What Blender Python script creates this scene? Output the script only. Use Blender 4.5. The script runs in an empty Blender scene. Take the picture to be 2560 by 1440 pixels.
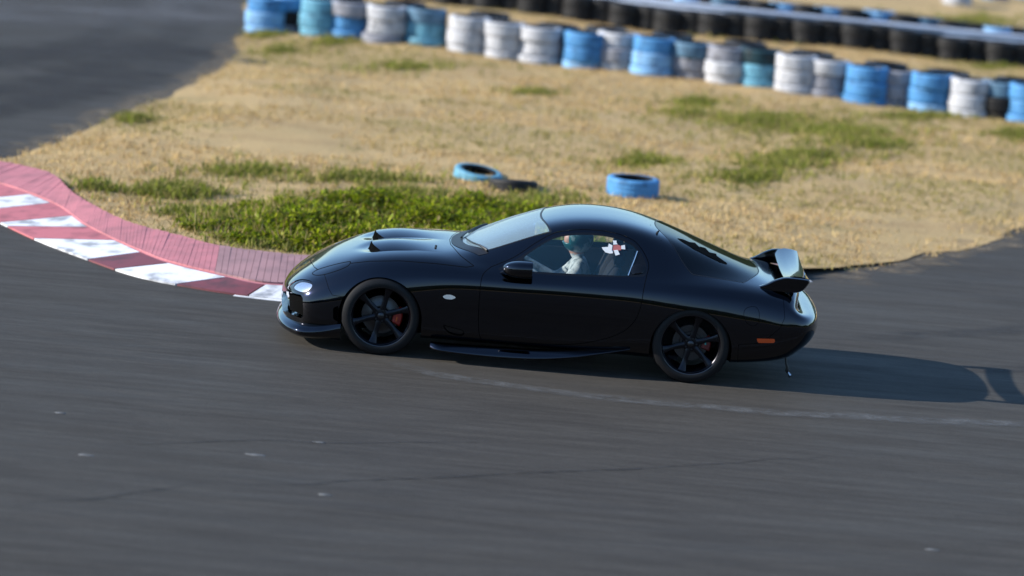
import bpy, bmesh, math, random
import numpy as np
from mathutils import Vector, Matrix
from mathutils.bvhtree import BVHTree

random.seed(7); RNG = np.random.default_rng(7)
R_ = math.radians
scn = bpy.context.scene
COL = scn.collection

# ------------------------------------------------------------------ camera
FPX = 7650.0                                   # focal length in pixels of the 2560 px wide photograph
PITCH, ROLL = R_(10.8), R_(5.15)
CAM = np.array([-0.2105, -24.1271, 5.0700])
_r0 = np.array([1, 0, 0.]); _u0 = np.array([0, math.sin(PITCH), math.cos(PITCH)])
CF = np.array([0, math.cos(PITCH), -math.sin(PITCH)])
CR = _r0*math.cos(ROLL) + _u0*math.sin(ROLL)
CU = -_r0*math.sin(ROLL) + _u0*math.cos(ROLL)
cam_d = bpy.data.cameras.new('camera'); cam = bpy.data.objects.new('camera', cam_d); COL.objects.link(cam)
cam.matrix_world = Matrix(((CR[0], CU[0], -CF[0], CAM[0]), (CR[1], CU[1], -CF[1], CAM[1]), (CR[2], CU[2], -CF[2], CAM[2]), (0, 0, 0, 1)))
cam_d.sensor_width = 36.0; cam_d.lens = FPX/2560*36
cam_d.clip_start = 0.5; cam_d.clip_end = 6000
cam_d.dof.use_dof = True; cam_d.dof.focus_distance = 23.9; cam_d.dof.aperture_fstop = 0.9
scn.camera = cam

def proj(P):
    d = np.asarray(P, float) - CAM; z = d @ CF
    return np.stack([1280 + FPX*(d @ CR)/z, 720 - FPX*(d @ CU)/z], -1)
def pix(x, y, axis=2, val=0.0):
    """photo pixel -> point on the plane axis=val (a direction cut with the ground or a side of the car)"""
    d = CF + CR*(x-1280)/FPX - CU*(y-720)/FPX
    return CAM + d*((val-CAM[axis])/d[axis])

# ------------------------------------------------------------------ light
SUN_EL, SUN_AZ = R_(24.5), R_(5.0)             # the sun stands ahead of the car, a little to the camera's side
to_sun = Vector((-math.cos(SUN_EL)*math.cos(SUN_AZ), -math.cos(SUN_EL)*math.sin(SUN_AZ), math.sin(SUN_EL)))
world = bpy.data.worlds.new('World'); scn.world = world; world.use_nodes = True
wn = world.node_tree; wn.nodes.clear()
sky = wn.nodes.new('ShaderNodeTexSky'); sky.sky_type = 'NISHITA'; sky.sun_disc = False
sky.sun_elevation = SUN_EL; sky.sun_rotation = math.atan2(to_sun.x, to_sun.y) % (2*math.pi)
sky.air_density = 1.2; sky.dust_density = 0.2; sky.ozone_density = 5.0
bg = wn.nodes.new('ShaderNodeBackground'); bg.inputs[1].default_value = 0.135
wo = wn.nodes.new('ShaderNodeOutputWorld')
wn.links.new(sky.outputs[0], bg.inputs[0]); wn.links.new(bg.outputs[0], wo.inputs[0])
sun_d = bpy.data.lights.new('sun', 'SUN'); sun_d.energy = 4.5; sun_d.angle = R_(0.53); sun_d.color = (1.0, 0.93, 0.83)
sun = bpy.data.objects.new('sun', sun_d); COL.objects.link(sun)
sun.rotation_euler = to_sun.to_track_quat('Z', 'Y').to_euler()
scn.view_settings.view_transform = 'Standard'; scn.view_settings.look = 'None'
scn.view_settings.exposure = 0.84; scn.view_settings.gamma = 1.0; scn.view_settings.use_curve_mapping = False

# ------------------------------------------------------------------ helpers
def tag(o, label=None, cat=None, group=None, kind=None):
    if label: o['label'] = label
    if cat: o['category'] = cat
    if group: o['group'] = group
    if kind: o['kind'] = kind
    return o
def empty(name, parent=None, loc=(0, 0, 0), rot=(0, 0, 0)):
    o = bpy.data.objects.new(name, None); COL.objects.link(o); o.empty_display_size = .1
    o.location = loc; o.rotation_euler = rot
    if parent: o.parent = parent
    return o
def make_mesh(name, V, F, mat=None, smooth=True, normals=None):
    me = bpy.data.meshes.new(name)
    if isinstance(F, np.ndarray):
        n, k = F.shape
        me.vertices.add(len(V)); me.vertices.foreach_set('co', np.asarray(V, np.float32).ravel())
        me.loops.add(n*k); me.loops.foreach_set('vertex_index', F.astype(np.int32).ravel())
        me.polygons.add(n); me.polygons.foreach_set('loop_start', np.arange(0, n*k, k, dtype=np.int32))
        me.polygons.foreach_set('loop_total', np.full(n, k, np.int32))
        me.update(calc_edges=True)
    else:
        me.from_pydata([tuple(map(float, v)) for v in V], [], [tuple(map(int, f)) for f in F]); me.update()
    if len(me.polygons): me.polygons.foreach_set('use_smooth', np.full(len(me.polygons), smooth))
    if mat: me.materials.append(mat)
    if normals is not None and len(V):
        me.normals_split_custom_set_from_vertices(np.asarray(normals, np.float32))
    return me
def add(name, V, F, mat=None, parent=None, smooth=True, normals=None, loc=None, rot=None):
    o = bpy.data.objects.new(name, make_mesh(name, V, F, mat, smooth, normals)); COL.objects.link(o)
    if parent: o.parent = parent
    if loc is not None: o.location = loc
    if rot is not None: o.rotation_euler = rot
    return o
def add_data(name, me, parent=None, loc=None, rot=None):
    o = bpy.data.objects.new(name, me); COL.objects.link(o)
    if parent: o.parent = parent
    if loc is not None: o.location = loc
    if rot is not None: o.rotation_euler = rot
    return o
class MB:
    """collects simple solids into one mesh"""
    def __init__(s): s.V = []; s.F = []
    def add(s, V, F):
        b = len(s.V); s.V += [tuple(v) for v in V]; s.F += [tuple(i+b for i in f) for f in F]; return s
    def box(s, c, d, rot=None):
        V = [Vector((x*d[0]/2, y*d[1]/2, z*d[2]/2)) for x in (-1, 1) for y in (-1, 1) for z in (-1, 1)]
        if rot is not None: V = [rot @ v for v in V]
        V = [v+Vector(c) for v in V]
        return s.add(V, [(0, 1, 3, 2), (4, 6, 7, 5), (0, 4, 5, 1), (2, 3, 7, 6), (0, 2, 6, 4), (1, 5, 7, 3)])
    def tube(s, path, rad, seg=8, cap=True):
        path = [Vector(p) for p in path]; n = len(path)
        rad = [rad]*n if not hasattr(rad, '__len__') else rad
        V = []; up = Vector((0, 0, 1))
        for i, p in enumerate(path):
            t = (path[min(i+1, n-1)]-path[max(i-1, 0)]).normalized()
            a = t.cross(up) if abs(t.dot(up)) < .95 else t.cross(Vector((0, 1, 0)))
            a.normalize(); b = a.cross(t).normalized()
            for k in range(seg):
                w = 2*math.pi*k/seg; V.append(p + (a*math.cos(w)+b*math.sin(w))*rad[i])
        F = [(i*seg+k, i*seg+(k+1) % seg, (i+1)*seg+(k+1) % seg, (i+1)*seg+k) for i in range(n-1) for k in range(seg)]
        if cap: F += [tuple(range(seg))[::-1], tuple((n-1)*seg+k for k in range(seg))]
        return s.add(V, F)
    def lathe(s, prof, seg=48, closed=False, axis='y'):
        """profile of (radius, along-axis)"""
        n = len(prof); V = []
        for k in range(seg):
            w = 2*math.pi*k/seg
            for r, h in prof:
                V.append((r*math.cos(w), h, r*math.sin(w)) if axis == 'y' else (r*math.cos(w), r*math.sin(w), h))
        F = []
        for k in range(seg):
            k2 = (k+1) % seg
            for i in range(n if closed else n-1):
                j = (i+1) % n
                F.append((k*n+i, k*n+j, k2*n+j, k2*n+i))
        return s.add(V, F)
    def prism(s, poly, a, b, axis=1):
        """polygon (2D) extruded from a to b along an axis"""
        n = len(poly); V = []
        for h in (a, b):
            for p, q in poly: V.append({0: (h, p, q), 1: (p, h, q), 2: (p, q, h)}[axis])
        F = [tuple(range(n)), tuple(range(n, 2*n))[::-1]] + [(i, i+n, (i+1) % n+n, (i+1) % n) for i in range(n)]
        return s.add(V, F)
    def build(s, name, mat, parent=None, smooth=False, bevel=0, loc=None, rot=None):
        me = bpy.data.meshes.new(name); bm = bmesh.new()
        vs = [bm.verts.new(v) for v in s.V]
        for f in s.F:
            try: bm.faces.new([vs[i] for i in f])
            except ValueError: pass
        bmesh.ops.remove_doubles(bm, verts=bm.verts, dist=1e-6)
        if bevel: bmesh.ops.bevel(bm, geom=[e for e in bm.edges if len(e.link_faces) == 2 and e.calc_face_angle(0) > .5], offset=bevel, segments=2, affect='EDGES', profile=.5)
        bmesh.ops.recalc_face_normals(bm, faces=bm.faces)
        for f in bm.faces: f.smooth = bool(smooth)
        bm.to_mesh(me); bm.free(); me.materials.append(mat)
        if smooth and smooth != 'all':
            me.set_sharp_from_angle(angle=R_(38))
        return add_data(name, me, parent, loc, rot)

# ------------------------------------------------------------------ materials
def mat_base(name):
    m = bpy.data.materials.new(name); m.use_nodes = True; nt = m.node_tree
    b = nt.nodes['Principled BSDF']; return m, nt, b
def mat(name, col, rough=.5, metal=0., coat=0., spec=.5, noise=None, emis=None, trans=0):
    m, nt, b = mat_base(name)
    b.inputs['Base Color'].default_value = (*col, 1); b.inputs['Roughness'].default_value = rough
    b.inputs['Metallic'].default_value = metal; b.inputs['Coat Weight'].default_value = coat
    b.inputs['Coat Roughness'].default_value = .02; b.inputs['Specular IOR Level'].default_value = spec
    b.inputs['Transmission Weight'].default_value = trans
    if noise:
        sc, col2, lo, hi = noise
        tc = nt.nodes.new('ShaderNodeTexCoord'); nz = nt.nodes.new('ShaderNodeTexNoise'); nz.inputs['Scale'].default_value = sc; nz.inputs['Detail'].default_value = 6
        rp = nt.nodes.new('ShaderNodeMapRange'); rp.inputs[1].default_value = lo; rp.inputs[2].default_value = hi
        mx = nt.nodes.new('ShaderNodeMix'); mx.data_type = 'RGBA'
        mx.inputs[6].default_value = (*col, 1); mx.inputs[7].default_value = (*col2, 1)
        nt.links.new(tc.outputs['Object'], nz.inputs['Vector']); nt.links.new(nz.outputs['Fac'], rp.inputs[0])
        nt.links.new(rp.outputs[0], mx.inputs[0]); nt.links.new(mx.outputs[2], b.inputs['Base Color'])
    return m
def glass_mat(name, tint, ior=1.5, dust_sheen=0., dcol=(.36, .62, .85)):
    m = bpy.data.materials.new(name); m.use_nodes = True; nt = m.node_tree; nt.nodes.clear()
    o = nt.nodes.new('ShaderNodeOutputMaterial'); t = nt.nodes.new('ShaderNodeBsdfTransparent'); g = nt.nodes.new('ShaderNodeBsdfGlossy')
    f = nt.nodes.new('ShaderNodeFresnel'); x = nt.nodes.new('ShaderNodeMixShader')
    # a thin pane reflects alike from both sides: undo the node's inversion of the index on back faces
    ge = nt.nodes.new('ShaderNodeNewGeometry'); mr = nt.nodes.new('ShaderNodeMapRange'); mr.inputs[3].default_value = ior; mr.inputs[4].default_value = 1/ior
    nt.links.new(ge.outputs['Backfacing'], mr.inputs[0]); nt.links.new(mr.outputs[0], f.inputs['IOR'])
    t.inputs[0].default_value = (*tint, 1); g.inputs['Roughness'].default_value = 0.0
    nt.links.new(f.outputs[0], x.inputs[0]); nt.links.new(t.outputs[0], x.inputs[1]); nt.links.new(g.outputs[0], x.inputs[2])
    if dust_sheen:
        df = nt.nodes.new('ShaderNodeBsdfDiffuse'); df.inputs[0].default_value = (*dcol, 1); y = nt.nodes.new('ShaderNodeMixShader'); y.inputs[0].default_value = dust_sheen  # diffuse veil: dust film plus sky reflection put into the colour
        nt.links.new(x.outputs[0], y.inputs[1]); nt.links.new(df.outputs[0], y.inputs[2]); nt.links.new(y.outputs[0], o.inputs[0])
    else: nt.links.new(x.outputs[0], o.inputs[0])
    return m
M = {}
M['paint'] = mat('black_paint', (.004, .005, .013), .13, 1.0, 1.0, .5)   # dark blue flake under clear coat
M['trim'] = mat('black_trim', (.008, .008, .009), .38)
M['gloss'] = mat('gloss_black_plastic', (.004, .004, .005), .12)
M['gap'] = mat('panel_gap_dark', (.001, .001, .001), .9, spec=.05)
M['inner'] = mat('cabin_dark', (.012, .012, .014), .8, spec=.2)
M['seat'] = mat('seat_fabric', (.02, .02, .024), .9, spec=.2)
M['rubber'] = mat('tyre_rubber', (.006, .006, .007), .55, spec=.3)
M['rim'] = mat('gunmetal_rim', (.020, .020, .025), .28, .8)
M['lip'] = mat('rim_edge_metal', (.11, .11, .13), .22, 1.0)
M['disc'] = mat('brake_disc_steel', (.07, .07, .075), .38, 1.0)
M['caliper'] = mat('red_caliper', (.22, .012, .006), .42)
M['caliper_dark'] = mat('dark_red_caliper', (.09, .008, .006), .45)
M['orange_mark'] = mat('orange_caliper_mark', (.45, .07, .008), .5)
M['teal_mark'] = mat('teal_caliper_mark', (.02, .25, .22), .5)
M['chrome'] = mat('bright_metal', (.6, .6, .62), .15, 1.0)
M['lamp_in'] = mat('lamp_reflector', (.75, .75, .78), .18, .9)
M['lamp_glass'] = glass_mat('lamp_glass', (.9, .92, .95))
M['white_lens'] = mat('white_lens', (.55, .57, .55), .25)
M['amber'] = mat('amber_lens', (.62, .075, .012), .25, coat=.5)
M['tail'] = mat('dark_red_lens', (.06, .004, .006), .1, coat=1)
M['glass'] = glass_mat('tinted_glass', (.90, .96, .98), 1.5, .045, (.10, .36, .60))  # blue film paints a reflected sky veil on the side panes
M['wglass'] = glass_mat('windscreen_glass', (.88, .95, .97), 1.6, .24, (.48, .70, .86))  # dust film, its pale blue painting in the reflected sky
M['hglass'] = glass_mat('hatch_glass', (.12, .14, .17))
M['skin'] = mat('skin', (.50, .27, .20), .5)
M['white_cloth'] = mat('white_cloth', (.52, .54, .53), .8, noise=(20, (.20, .23, .24), .46, .6))
M['helmet'] = mat('helmet_shell', (.36, .44, .44), .3, coat=.3, noise=(8, (.015, .09, .10), .44, .52))
M['tape'] = mat('white_tape', (.75, .76, .76), .6)
M['redpaper'] = mat('pale_red_paper', (.45, .13, .12), .6)

# ================================================================== SETTING
def asphalt_mat():
    m, nt, b = mat_base('asphalt'); L = nt.links.new
    tc = nt.nodes.new('ShaderNodeTexCoord')
    def noise(scale, detail=4, vec=None, rough=.6):
        n = nt.nodes.new('ShaderNodeTexNoise'); n.inputs['Scale'].default_value = scale; n.inputs['Detail'].default_value = detail; n.inputs['Roughness'].default_value = rough
        L(vec or tc.outputs['Object'], n.inputs['Vector']); return n.outputs['Fac']
    def rng(src, a, b_, c=0., d=1.):
        r = nt.nodes.new('ShaderNodeMapRange'); r.inputs[1].default_value = a; r.inputs[2].default_value = b_; r.inputs[3].default_value = c; r.inputs[4].default_value = d
        L(src, r.inputs[0]); return r.outputs[0]
    def mixc(f, A, B):
        x = nt.nodes.new('ShaderNodeMix'); x.data_type = 'RGBA'
        for i, v in ((6, A), (7, B)):
            if isinstance(v, tuple): x.inputs[i].default_value = (*v, 1)
            else: L(v, x.inputs[i])
        L(f, x.inputs[0]); return x.outputs[2]
    mp = nt.nodes.new('ShaderNodeMapping'); mp.inputs['Scale'].default_value = (.16, 1.0, 1.0); mp.inputs['Rotation'].default_value = (0, 0, R_(-3))
    L(tc.outputs['Object'], mp.inputs['Vector'])
    mp2 = nt.nodes.new('ShaderNodeMapping'); mp2.inputs['Scale'].default_value = (.10, 1.0, 1.0); mp2.inputs['Rotation'].default_value = (0, 0, R_(-2)); L(tc.outputs['Object'], mp2.inputs['Vector'])
    def sc(f, k):
        q = nt.nodes.new('ShaderNodeMath'); q.operation = 'MULTIPLY'; L(f, q.inputs[0]); q.inputs[1].default_value = k; return q.outputs[0]
    big = rng(noise(.28, 4), .36, .64)
    streak = rng(noise(2.6, 6, mp.outputs[0], .7), .36, .66)
    thin = rng(noise(9.0, 5, mp2.outputs[0], .75), .42, .66)
    fine = rng(noise(70, 3, None, .85), .32, .68)
    med = rng(noise(16, 6, None, .8), .40, .66)
    c = mixc(big, (0.0370, 0.0336, 0.0304), (0.0529, 0.0477, 0.0400))
    c = mixc(sc(streak, .85), c, (0.0218, 0.0203, 0.0192))
    c = mixc(sc(thin, .55), c, (0.0882, 0.0830, 0.0744))
    c = mixc(sc(med, .45), c, (0.0202, 0.0191, 0.0184))
    c = mixc(sc(fine, .50), c, (0.1050, 0.0971, 0.0856))
    L(c, b.inputs['Base Color'])
    L(rng(streak, 0, 1, .62, .8), b.inputs['Roughness'])
    b.inputs['Specular IOR Level'].default_value = .12
    bp = nt.nodes.new('ShaderNodeBump'); bp.inputs['Strength'].default_value = .35; bp.inputs['Distance'].default_value = .004
    L(fine, bp.inputs['Height']); L(bp.outputs[0], b.inputs['Normal'])
    return m
def grass_ground_mat():
    m, nt, b = mat_base('dry_turf'); L = nt.links.new
    tc = nt.nodes.new('ShaderNodeTexCoord')
    def noise(scale, lo, hi, detail=5):
        n = nt.nodes.new('ShaderNodeTexNoise'); n.inputs['Scale'].default_value = scale; n.inputs['Detail'].default_value = detail; n.inputs['Roughness'].default_value = .65
        mp = nt.nodes.new('ShaderNodeMapping'); mp.inputs['Scale'].default_value = (.45, 1, 1) if scale < 5 else (1, 1, 1); L(tc.outputs['Object'], mp.inputs['Vector']); L(mp.outputs[0], n.inputs['Vector'])
        r = nt.nodes.new('ShaderNodeMapRange'); r.inputs[1].default_value = lo; r.inputs[2].default_value = hi; L(n.outputs['Fac'], r.inputs[0]); return r.outputs[0], n.outputs['Fac']
    def mixc(f, A, B):
        x = nt.nodes.new('ShaderNodeMix'); x.data_type = 'RGBA'
        for i, v in ((6, A), (7, B)):
            if isinstance(v, tuple): x.inputs[i].default_value = (*v, 1)
            else: L(v, x.inputs[i])
        L(f, x.inputs[0]); return x.outputs[2]
    c = mixc(noise(.55, .35, .65)[0], (.47, .325, .15), (.37, .265, .14))
    c = mixc(noise(1.6, .47, .66)[0], c, (.27, .165, .08))
    c = mixc(noise(.8, .56, .72)[0], c, (.20, .19, .06))
    f, raw = noise(28, .3, .7, 8); c = mixc(f, c, (.52, .385, .20))
    L(c, b.inputs['Base Color']); b.inputs['Roughness'].default_value = .95; b.inputs['Specular IOR Level'].default_value = .1
    bp = nt.nodes.new('ShaderNodeBump'); bp.inputs['Strength'].default_value = .9; bp.inputs['Distance'].default_value = .03
    L(raw, bp.inputs['Height']); L(bp.outputs[0], b.inputs['Normal'])
    return m
M['asphalt'] = asphalt_mat(); M['turf'] = grass_ground_mat()
def vcol_mat(name, rough=.8, trans=.0, spec=.2):
    m, nt, b = mat_base(name); a = nt.nodes.new('ShaderNodeAttribute'); a.attribute_name = 'Col'
    nt.links.new(a.outputs['Color'], b.inputs['Base Color']); b.inputs['Roughness'].default_value = rough; b.inputs['Specular IOR Level'].default_value = spec
    if trans:
        t = nt.nodes.new('ShaderNodeBsdfTranslucent'); nt.links.new(a.outputs['Color'], t.inputs[0])
        x = nt.nodes.new('ShaderNodeMixShader'); x.inputs[0].default_value = trans
        o = nt.nodes['Material Output']; nt.links.new(b.outputs[0], x.inputs[1]); nt.links.new(t.outputs[0], x.inputs[2]); nt.links.new(x.outputs[0], o.inputs[0])
    return m
M['blade'] = vcol_mat('grass_blades', .8, .25); M['leaf'] = vcol_mat('weed_leaves', .5, .5)

# value noise for terrain and scattering
_G = RNG.random((64, 64))
def vnoise(x, y, s):
    x = np.asarray(x)/s; y = np.asarray(y)/s
    xi = np.floor(x).astype(int); yi = np.floor(y).astype(int); fx = x-xi; fy = y-yi
    fx = fx*fx*(3-2*fx); fy = fy*fy*(3-2*fy); g = lambda a, b: _G[a % 64, b % 64]
    return (g(xi, yi)*(1-fx)+g(xi+1, yi)*fx)*(1-fy) + (g(xi, yi+1)*(1-fx)+g(xi+1, yi+1)*fx)*fy

def crom(pts, n=8, closed=False):
    P = np.asarray(pts, float); m = len(P); out = []
    for i in range(m if closed else m-1):
        if closed: a, b, c, d = P[(i-1) % m], P[i], P[(i+1) % m], P[(i+2) % m]
        else: a, b, c, d = P[max(i-1, 0)], P[i], P[i+1], P[min(i+2, m-1)]
        for k in range(n):
            t = k/n
            out.append(.5*((2*b)+(c-a)*t+(2*a-5*b+4*c-d)*t*t+(3*b-a-3*c+d)*t**3))
    if not closed: out.append(P[-1])
    return np.array(out)
def sdist(P, poly):
    """signed distance of points to a closed polygon (negative inside)"""
    P = np.asarray(P, float); A = np.asarray(poly, float); B = np.roll(A, -1, 0)
    d2 = np.full(len(P), 1e18); ins = np.zeros(len(P), bool)
    for a, b in zip(A, B):
        ab = b-a; l = ab @ ab
        if l < 1e-14: continue
        t = np.clip(((P-a) @ ab)/l, 0, 1); q = a+t[:, None]*ab
        d2 = np.minimum(d2, ((P-q)**2).sum(1))
        if a[1] != b[1]:
            c = ((a[1] > P[:, 1]) != (b[1] > P[:, 1])) & (P[:, 0] < (b[0]-a[0])*(P[:, 1]-a[1])/(b[1]-a[1])+a[0])
            ins ^= c
    d = np.sqrt(d2); return np.where(ins, -d, d)
def resample(path, step):
    P = np.asarray(path, float); s = np.r_[0, np.cumsum(np.linalg.norm(np.diff(P, axis=0), axis=1))]
    n = max(2, int(round(s[-1]/step))+1); t = np.linspace(0, s[-1], n)
    return np.stack([np.interp(t, s, P[:, k]) for k in range(P.shape[1])], 1)

# ground to the horizon, and the asphalt of the circuit on it
S = 3000
tag(add('ground', [(-S, -S, -.06), (S, -S, -.06), (S, S, -.06), (-S, S, -.06)], [(0, 1, 2, 3)], M['turf']), kind='structure')
tag(add('road', [(-70, -60, 0), (70, -60, 0), (70, 62, 0), (-70, 62, 0)], [(0, 1, 2, 3)], M['asphalt']), kind='structure')

# unseen wooded ring, added to block horizon glow in the paint's reflections
M['unseen_wood'] = mat('unseen_woods', (.035, .048, .022), .95, spec=.1, noise=(.06, (.018, .028, .012), .35, .65))
_n = 240; _an = np.linspace(0, 2*np.pi, _n, endpoint=False)
_h1 = 16+26*vnoise(np.cos(_an)*6+9, np.sin(_an)*6+9, 1.7)+3*RNG.random(_n)
_rows = [np.column_stack([np.cos(_an)*r, np.sin(_an)*r, z]) for r, z in ((260, np.full(_n, -.5)), (272, _h1*.35), (300, _h1*.72), (360, _h1), (520, _h1*.6))]
_V = np.concatenate(_rows); _i = np.arange(_n); _j = (_i+1) % _n
_F = np.concatenate([np.stack([k*_n+_i, k*_n+_j, (k+1)*_n+_j, (k+1)*_n+_i], 1) for k in range(4)])
tag(add('hills', _V, _F, M['unseen_wood']), kind='structure') # out of view, cuts the glow along the horizon

# the kerb's three lines: track edge, painted blocks / ribbed band, grass edge
Z1, Z2 = .07, .12
k_track = crom([(-5.95, 4.9), (-5.45, 4.1)] + [tuple(pix(*q)[:2]) for q in ((0, 560), (95, 604), (220, 652), (330, 690), (440, 714), (620, 742))] + [(-1.6, .98), (-.9, 1.15), (-.2, 1.5), (.6, 2.1), (1.6, 3.1), (2.55, 4.15)], 10)
k_mid = crom([(-6.1, 5.9), (-5.75, 5.3)] + [tuple(pix(*q, 2, Z1)[:2]) for q in ((0, 462), (137, 512), (218, 567), (350, 630), (430, 660), (565, 692), (662, 711))] + [(-1.75, 1.42), (-1.1, 1.55), (-.4, 1.85), (.4, 2.4), (1.45, 3.3), (2.5, 4.25)], 10)
k_out = crom([(-6.1, 6.2), (-5.75, 6.15), (-5.3, 6.0)] + [tuple(pix(*q, 2, Z2)[:2]) for q in ((128, 436), (180, 482), (250, 524), (330, 560), (445, 590), (565, 619), (760, 641))] + [(-1.5, 2.55), (-.7, 2.6), (.1, 2.85), (1.2, 3.5), (2.45, 4.35)], 10)
right_edge = [tuple(pix(*q)[:2]) for q in ((2030, 700), (2200, 665), (2400, 625), (2560, 575))] + [(7.5, 12.0), (12, 19), (20, 31), (36, 58)]
left_edge = [tuple(pix(*q)[:2]) for q in ((622, 72), (590, 100), (605, 130), (560, 170), (450, 230), (250, 310), (40, 400), (0, 408))]
infield = np.array([tuple(p) for p in k_out[::2]] + right_edge[1:] + [(36, 62), (-8, 62), (-6.5, 40), (-5.2, 28)] + left_edge)
def turf_h(x, y):
    d = np.maximum(0, -sdist(np.stack([x, y], -1), infield))
    kd = np.min(np.linalg.norm(np.stack([x, y], -1)[:, None, :]-k_out[None, ::3], axis=2), axis=1) if len(x) < 400000 else 0
    base = .004 + .06*np.clip(d/1.3, 0, 1) + .085*np.exp(-kd/.9)
    return base + (vnoise(x, y, 1.7)-.5)*.09*np.clip(d/.8, 0, 1) + (vnoise(x+9, y+3, .5)-.5)*.035*np.clip(d/.4, 0, 1)
# turf sheet: gridded, clipped to the infield outline
def turf_sheet():
    xs = np.r_[np.arange(-7, 10, .16), np.arange(10, 37, 1.0)]; ys = np.r_[np.arange(1, 30, .16), np.arange(30, 63, 1.0)]
    X, Y = np.meshgrid(xs, ys, indexing='ij'); P = np.stack([X.ravel(), Y.ravel()], 1)
    f = sdist(P, infield); nx, ny = X.shape
    i = np.arange(nx*ny).reshape(nx, ny)
    T = np.concatenate([np.stack([i[:-1, :-1], i[1:, :-1], i[1:, 1:]], -1).reshape(-1, 3), np.stack([i[:-1, :-1], i[1:, 1:], i[:-1, 1:]], -1).reshape(-1, 3)])
    f = f + ((vnoise(P[:, 0], P[:, 1], .35)-.5)*.14+(vnoise(P[:, 0]+4, P[:, 1]+8, 1.1)-.5)*.16)*(Y.ravel() > 4.5)
    return P, f, T
def clip_tris(V, T, f, attrs=()):
    """split triangles along f=0; returns (V', attrs', inside T, outside T)"""
    s = f < 0; c = s[T].sum(1)
    Tin = T[c == 3]; Tout = T[c == 0]; X = T[(c == 1) | (c == 2)]
    if len(X) == 0: return V, list(attrs), Tin, Tout
    sx = s[X]; lone_in = sx.sum(1) == 1
    k = np.where(lone_in, np.argmax(sx, 1), np.argmin(sx, 1)); r = np.arange(len(X))
    a, b, c_ = X[r, k], X[r, (k+1) % 3], X[r, (k+2) % 3]
    n0 = len(V)
    e = np.concatenate([np.stack([a, b], 1), np.stack([a, c_], 1)]); es = np.sort(e, 1)
    key = es[:, 0].astype(np.int64)*10**8+es[:, 1]; uk, inv = np.unique(key, return_inverse=True)
    p, q = uk//10**8, uk % 10**8; t = (f[p]/(f[p]-f[q]))[:, None]
    ip = lambda A: np.concatenate([A, A[p]*(1-t)+A[q]*t]) if A.ndim == 2 else np.concatenate([A, A[p]*(1-t[:, 0])+A[q]*t[:, 0]])
    ab = n0+inv[:len(X)]; ac = n0+inv[len(X):]
    lone = np.stack([a, ab, ac], 1); q1 = np.stack([ab, b, c_], 1); q2 = np.stack([ab, c_, ac], 1)
    L = lone_in
    Tin = np.concatenate([Tin, lone[L], q1[~L], q2[~L]]); Tout = np.concatenate([Tout, lone[~L], q1[L], q2[L]])
    return ip(V), [ip(A) for A in attrs], Tin, Tout
def compact(V, T, attrs=()):
    u, inv = np.unique(T, return_inverse=True)
    return V[u], inv.reshape(-1, 3), [A[u] for A in attrs]
P, f, T = turf_sheet()
V2, (fn,), Tin, _ = clip_tris(P, T, f, (f,))
V2, Tin, _ = compact(V2, Tin)
TURF_V = np.column_stack([V2, turf_h(V2[:, 0], V2[:, 1])])
turf = tag(add('infield', TURF_V, Tin, M['turf']), kind='structure')
turf_bvh = BVHTree.FromPolygons([tuple(v) for v in TURF_V], [tuple(t) for t in Tin])
def turf_z(x, y):
    h = turf_bvh.ray_cast(Vector((x, y, 5)), Vector((0, 0, -1)))
    return h[0].z if h[0] else 0.0

# ------------------------------------------------------------------ kerb
M['kwhite'] = mat('kerb_white_paint', (.72, .73, .75), .55, noise=(5, (.30, .31, .33), .50, .66))
M['kred'] = mat('kerb_red_paint', (.48, .14, .155), .6, noise=(6, (.27, .08, .09), .5, .72))
M['kred2'] = mat('kerb_scuffed_red_paint', (.17, .045, .055), .6, noise=(6, (.09, .035, .04), .45, .7))
M['krib'] = mat('kerb_rib_red_paint', (.50, .18, .20), .65, noise=(5, (.36, .14, .155), .42, .68))
M['krib2'] = mat('kerb_worn_rib_paint', (.36, .20, .205), .7, noise=(4, (.25, .145, .15), .4, .68))
M['kside'] = mat('kerb_concrete', (.28, .27, .26), .9)
kerb = tag(empty('kerb', loc=(-4.2, 3.0, 0)), 'red and white painted kerb with ribbed red inner band along the grass corner', 'kerb')
KO = np.array([-4.2, 3.0, 0])
def lerp_path(path, t):
    s = np.r_[0, np.cumsum(np.linalg.norm(np.diff(path, axis=0), axis=1))]
    return np.stack([np.interp(np.asarray(t)*s[-1], s, path[:, k]) for k in range(2)], 1)
def path_param(path, p):
    s = np.r_[0, np.cumsum(np.linalg.norm(np.diff(path, axis=0), axis=1))]
    i = np.argmin(np.linalg.norm(path-np.asarray(p)[:2], axis=1)); return s[i]/s[-1]
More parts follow.
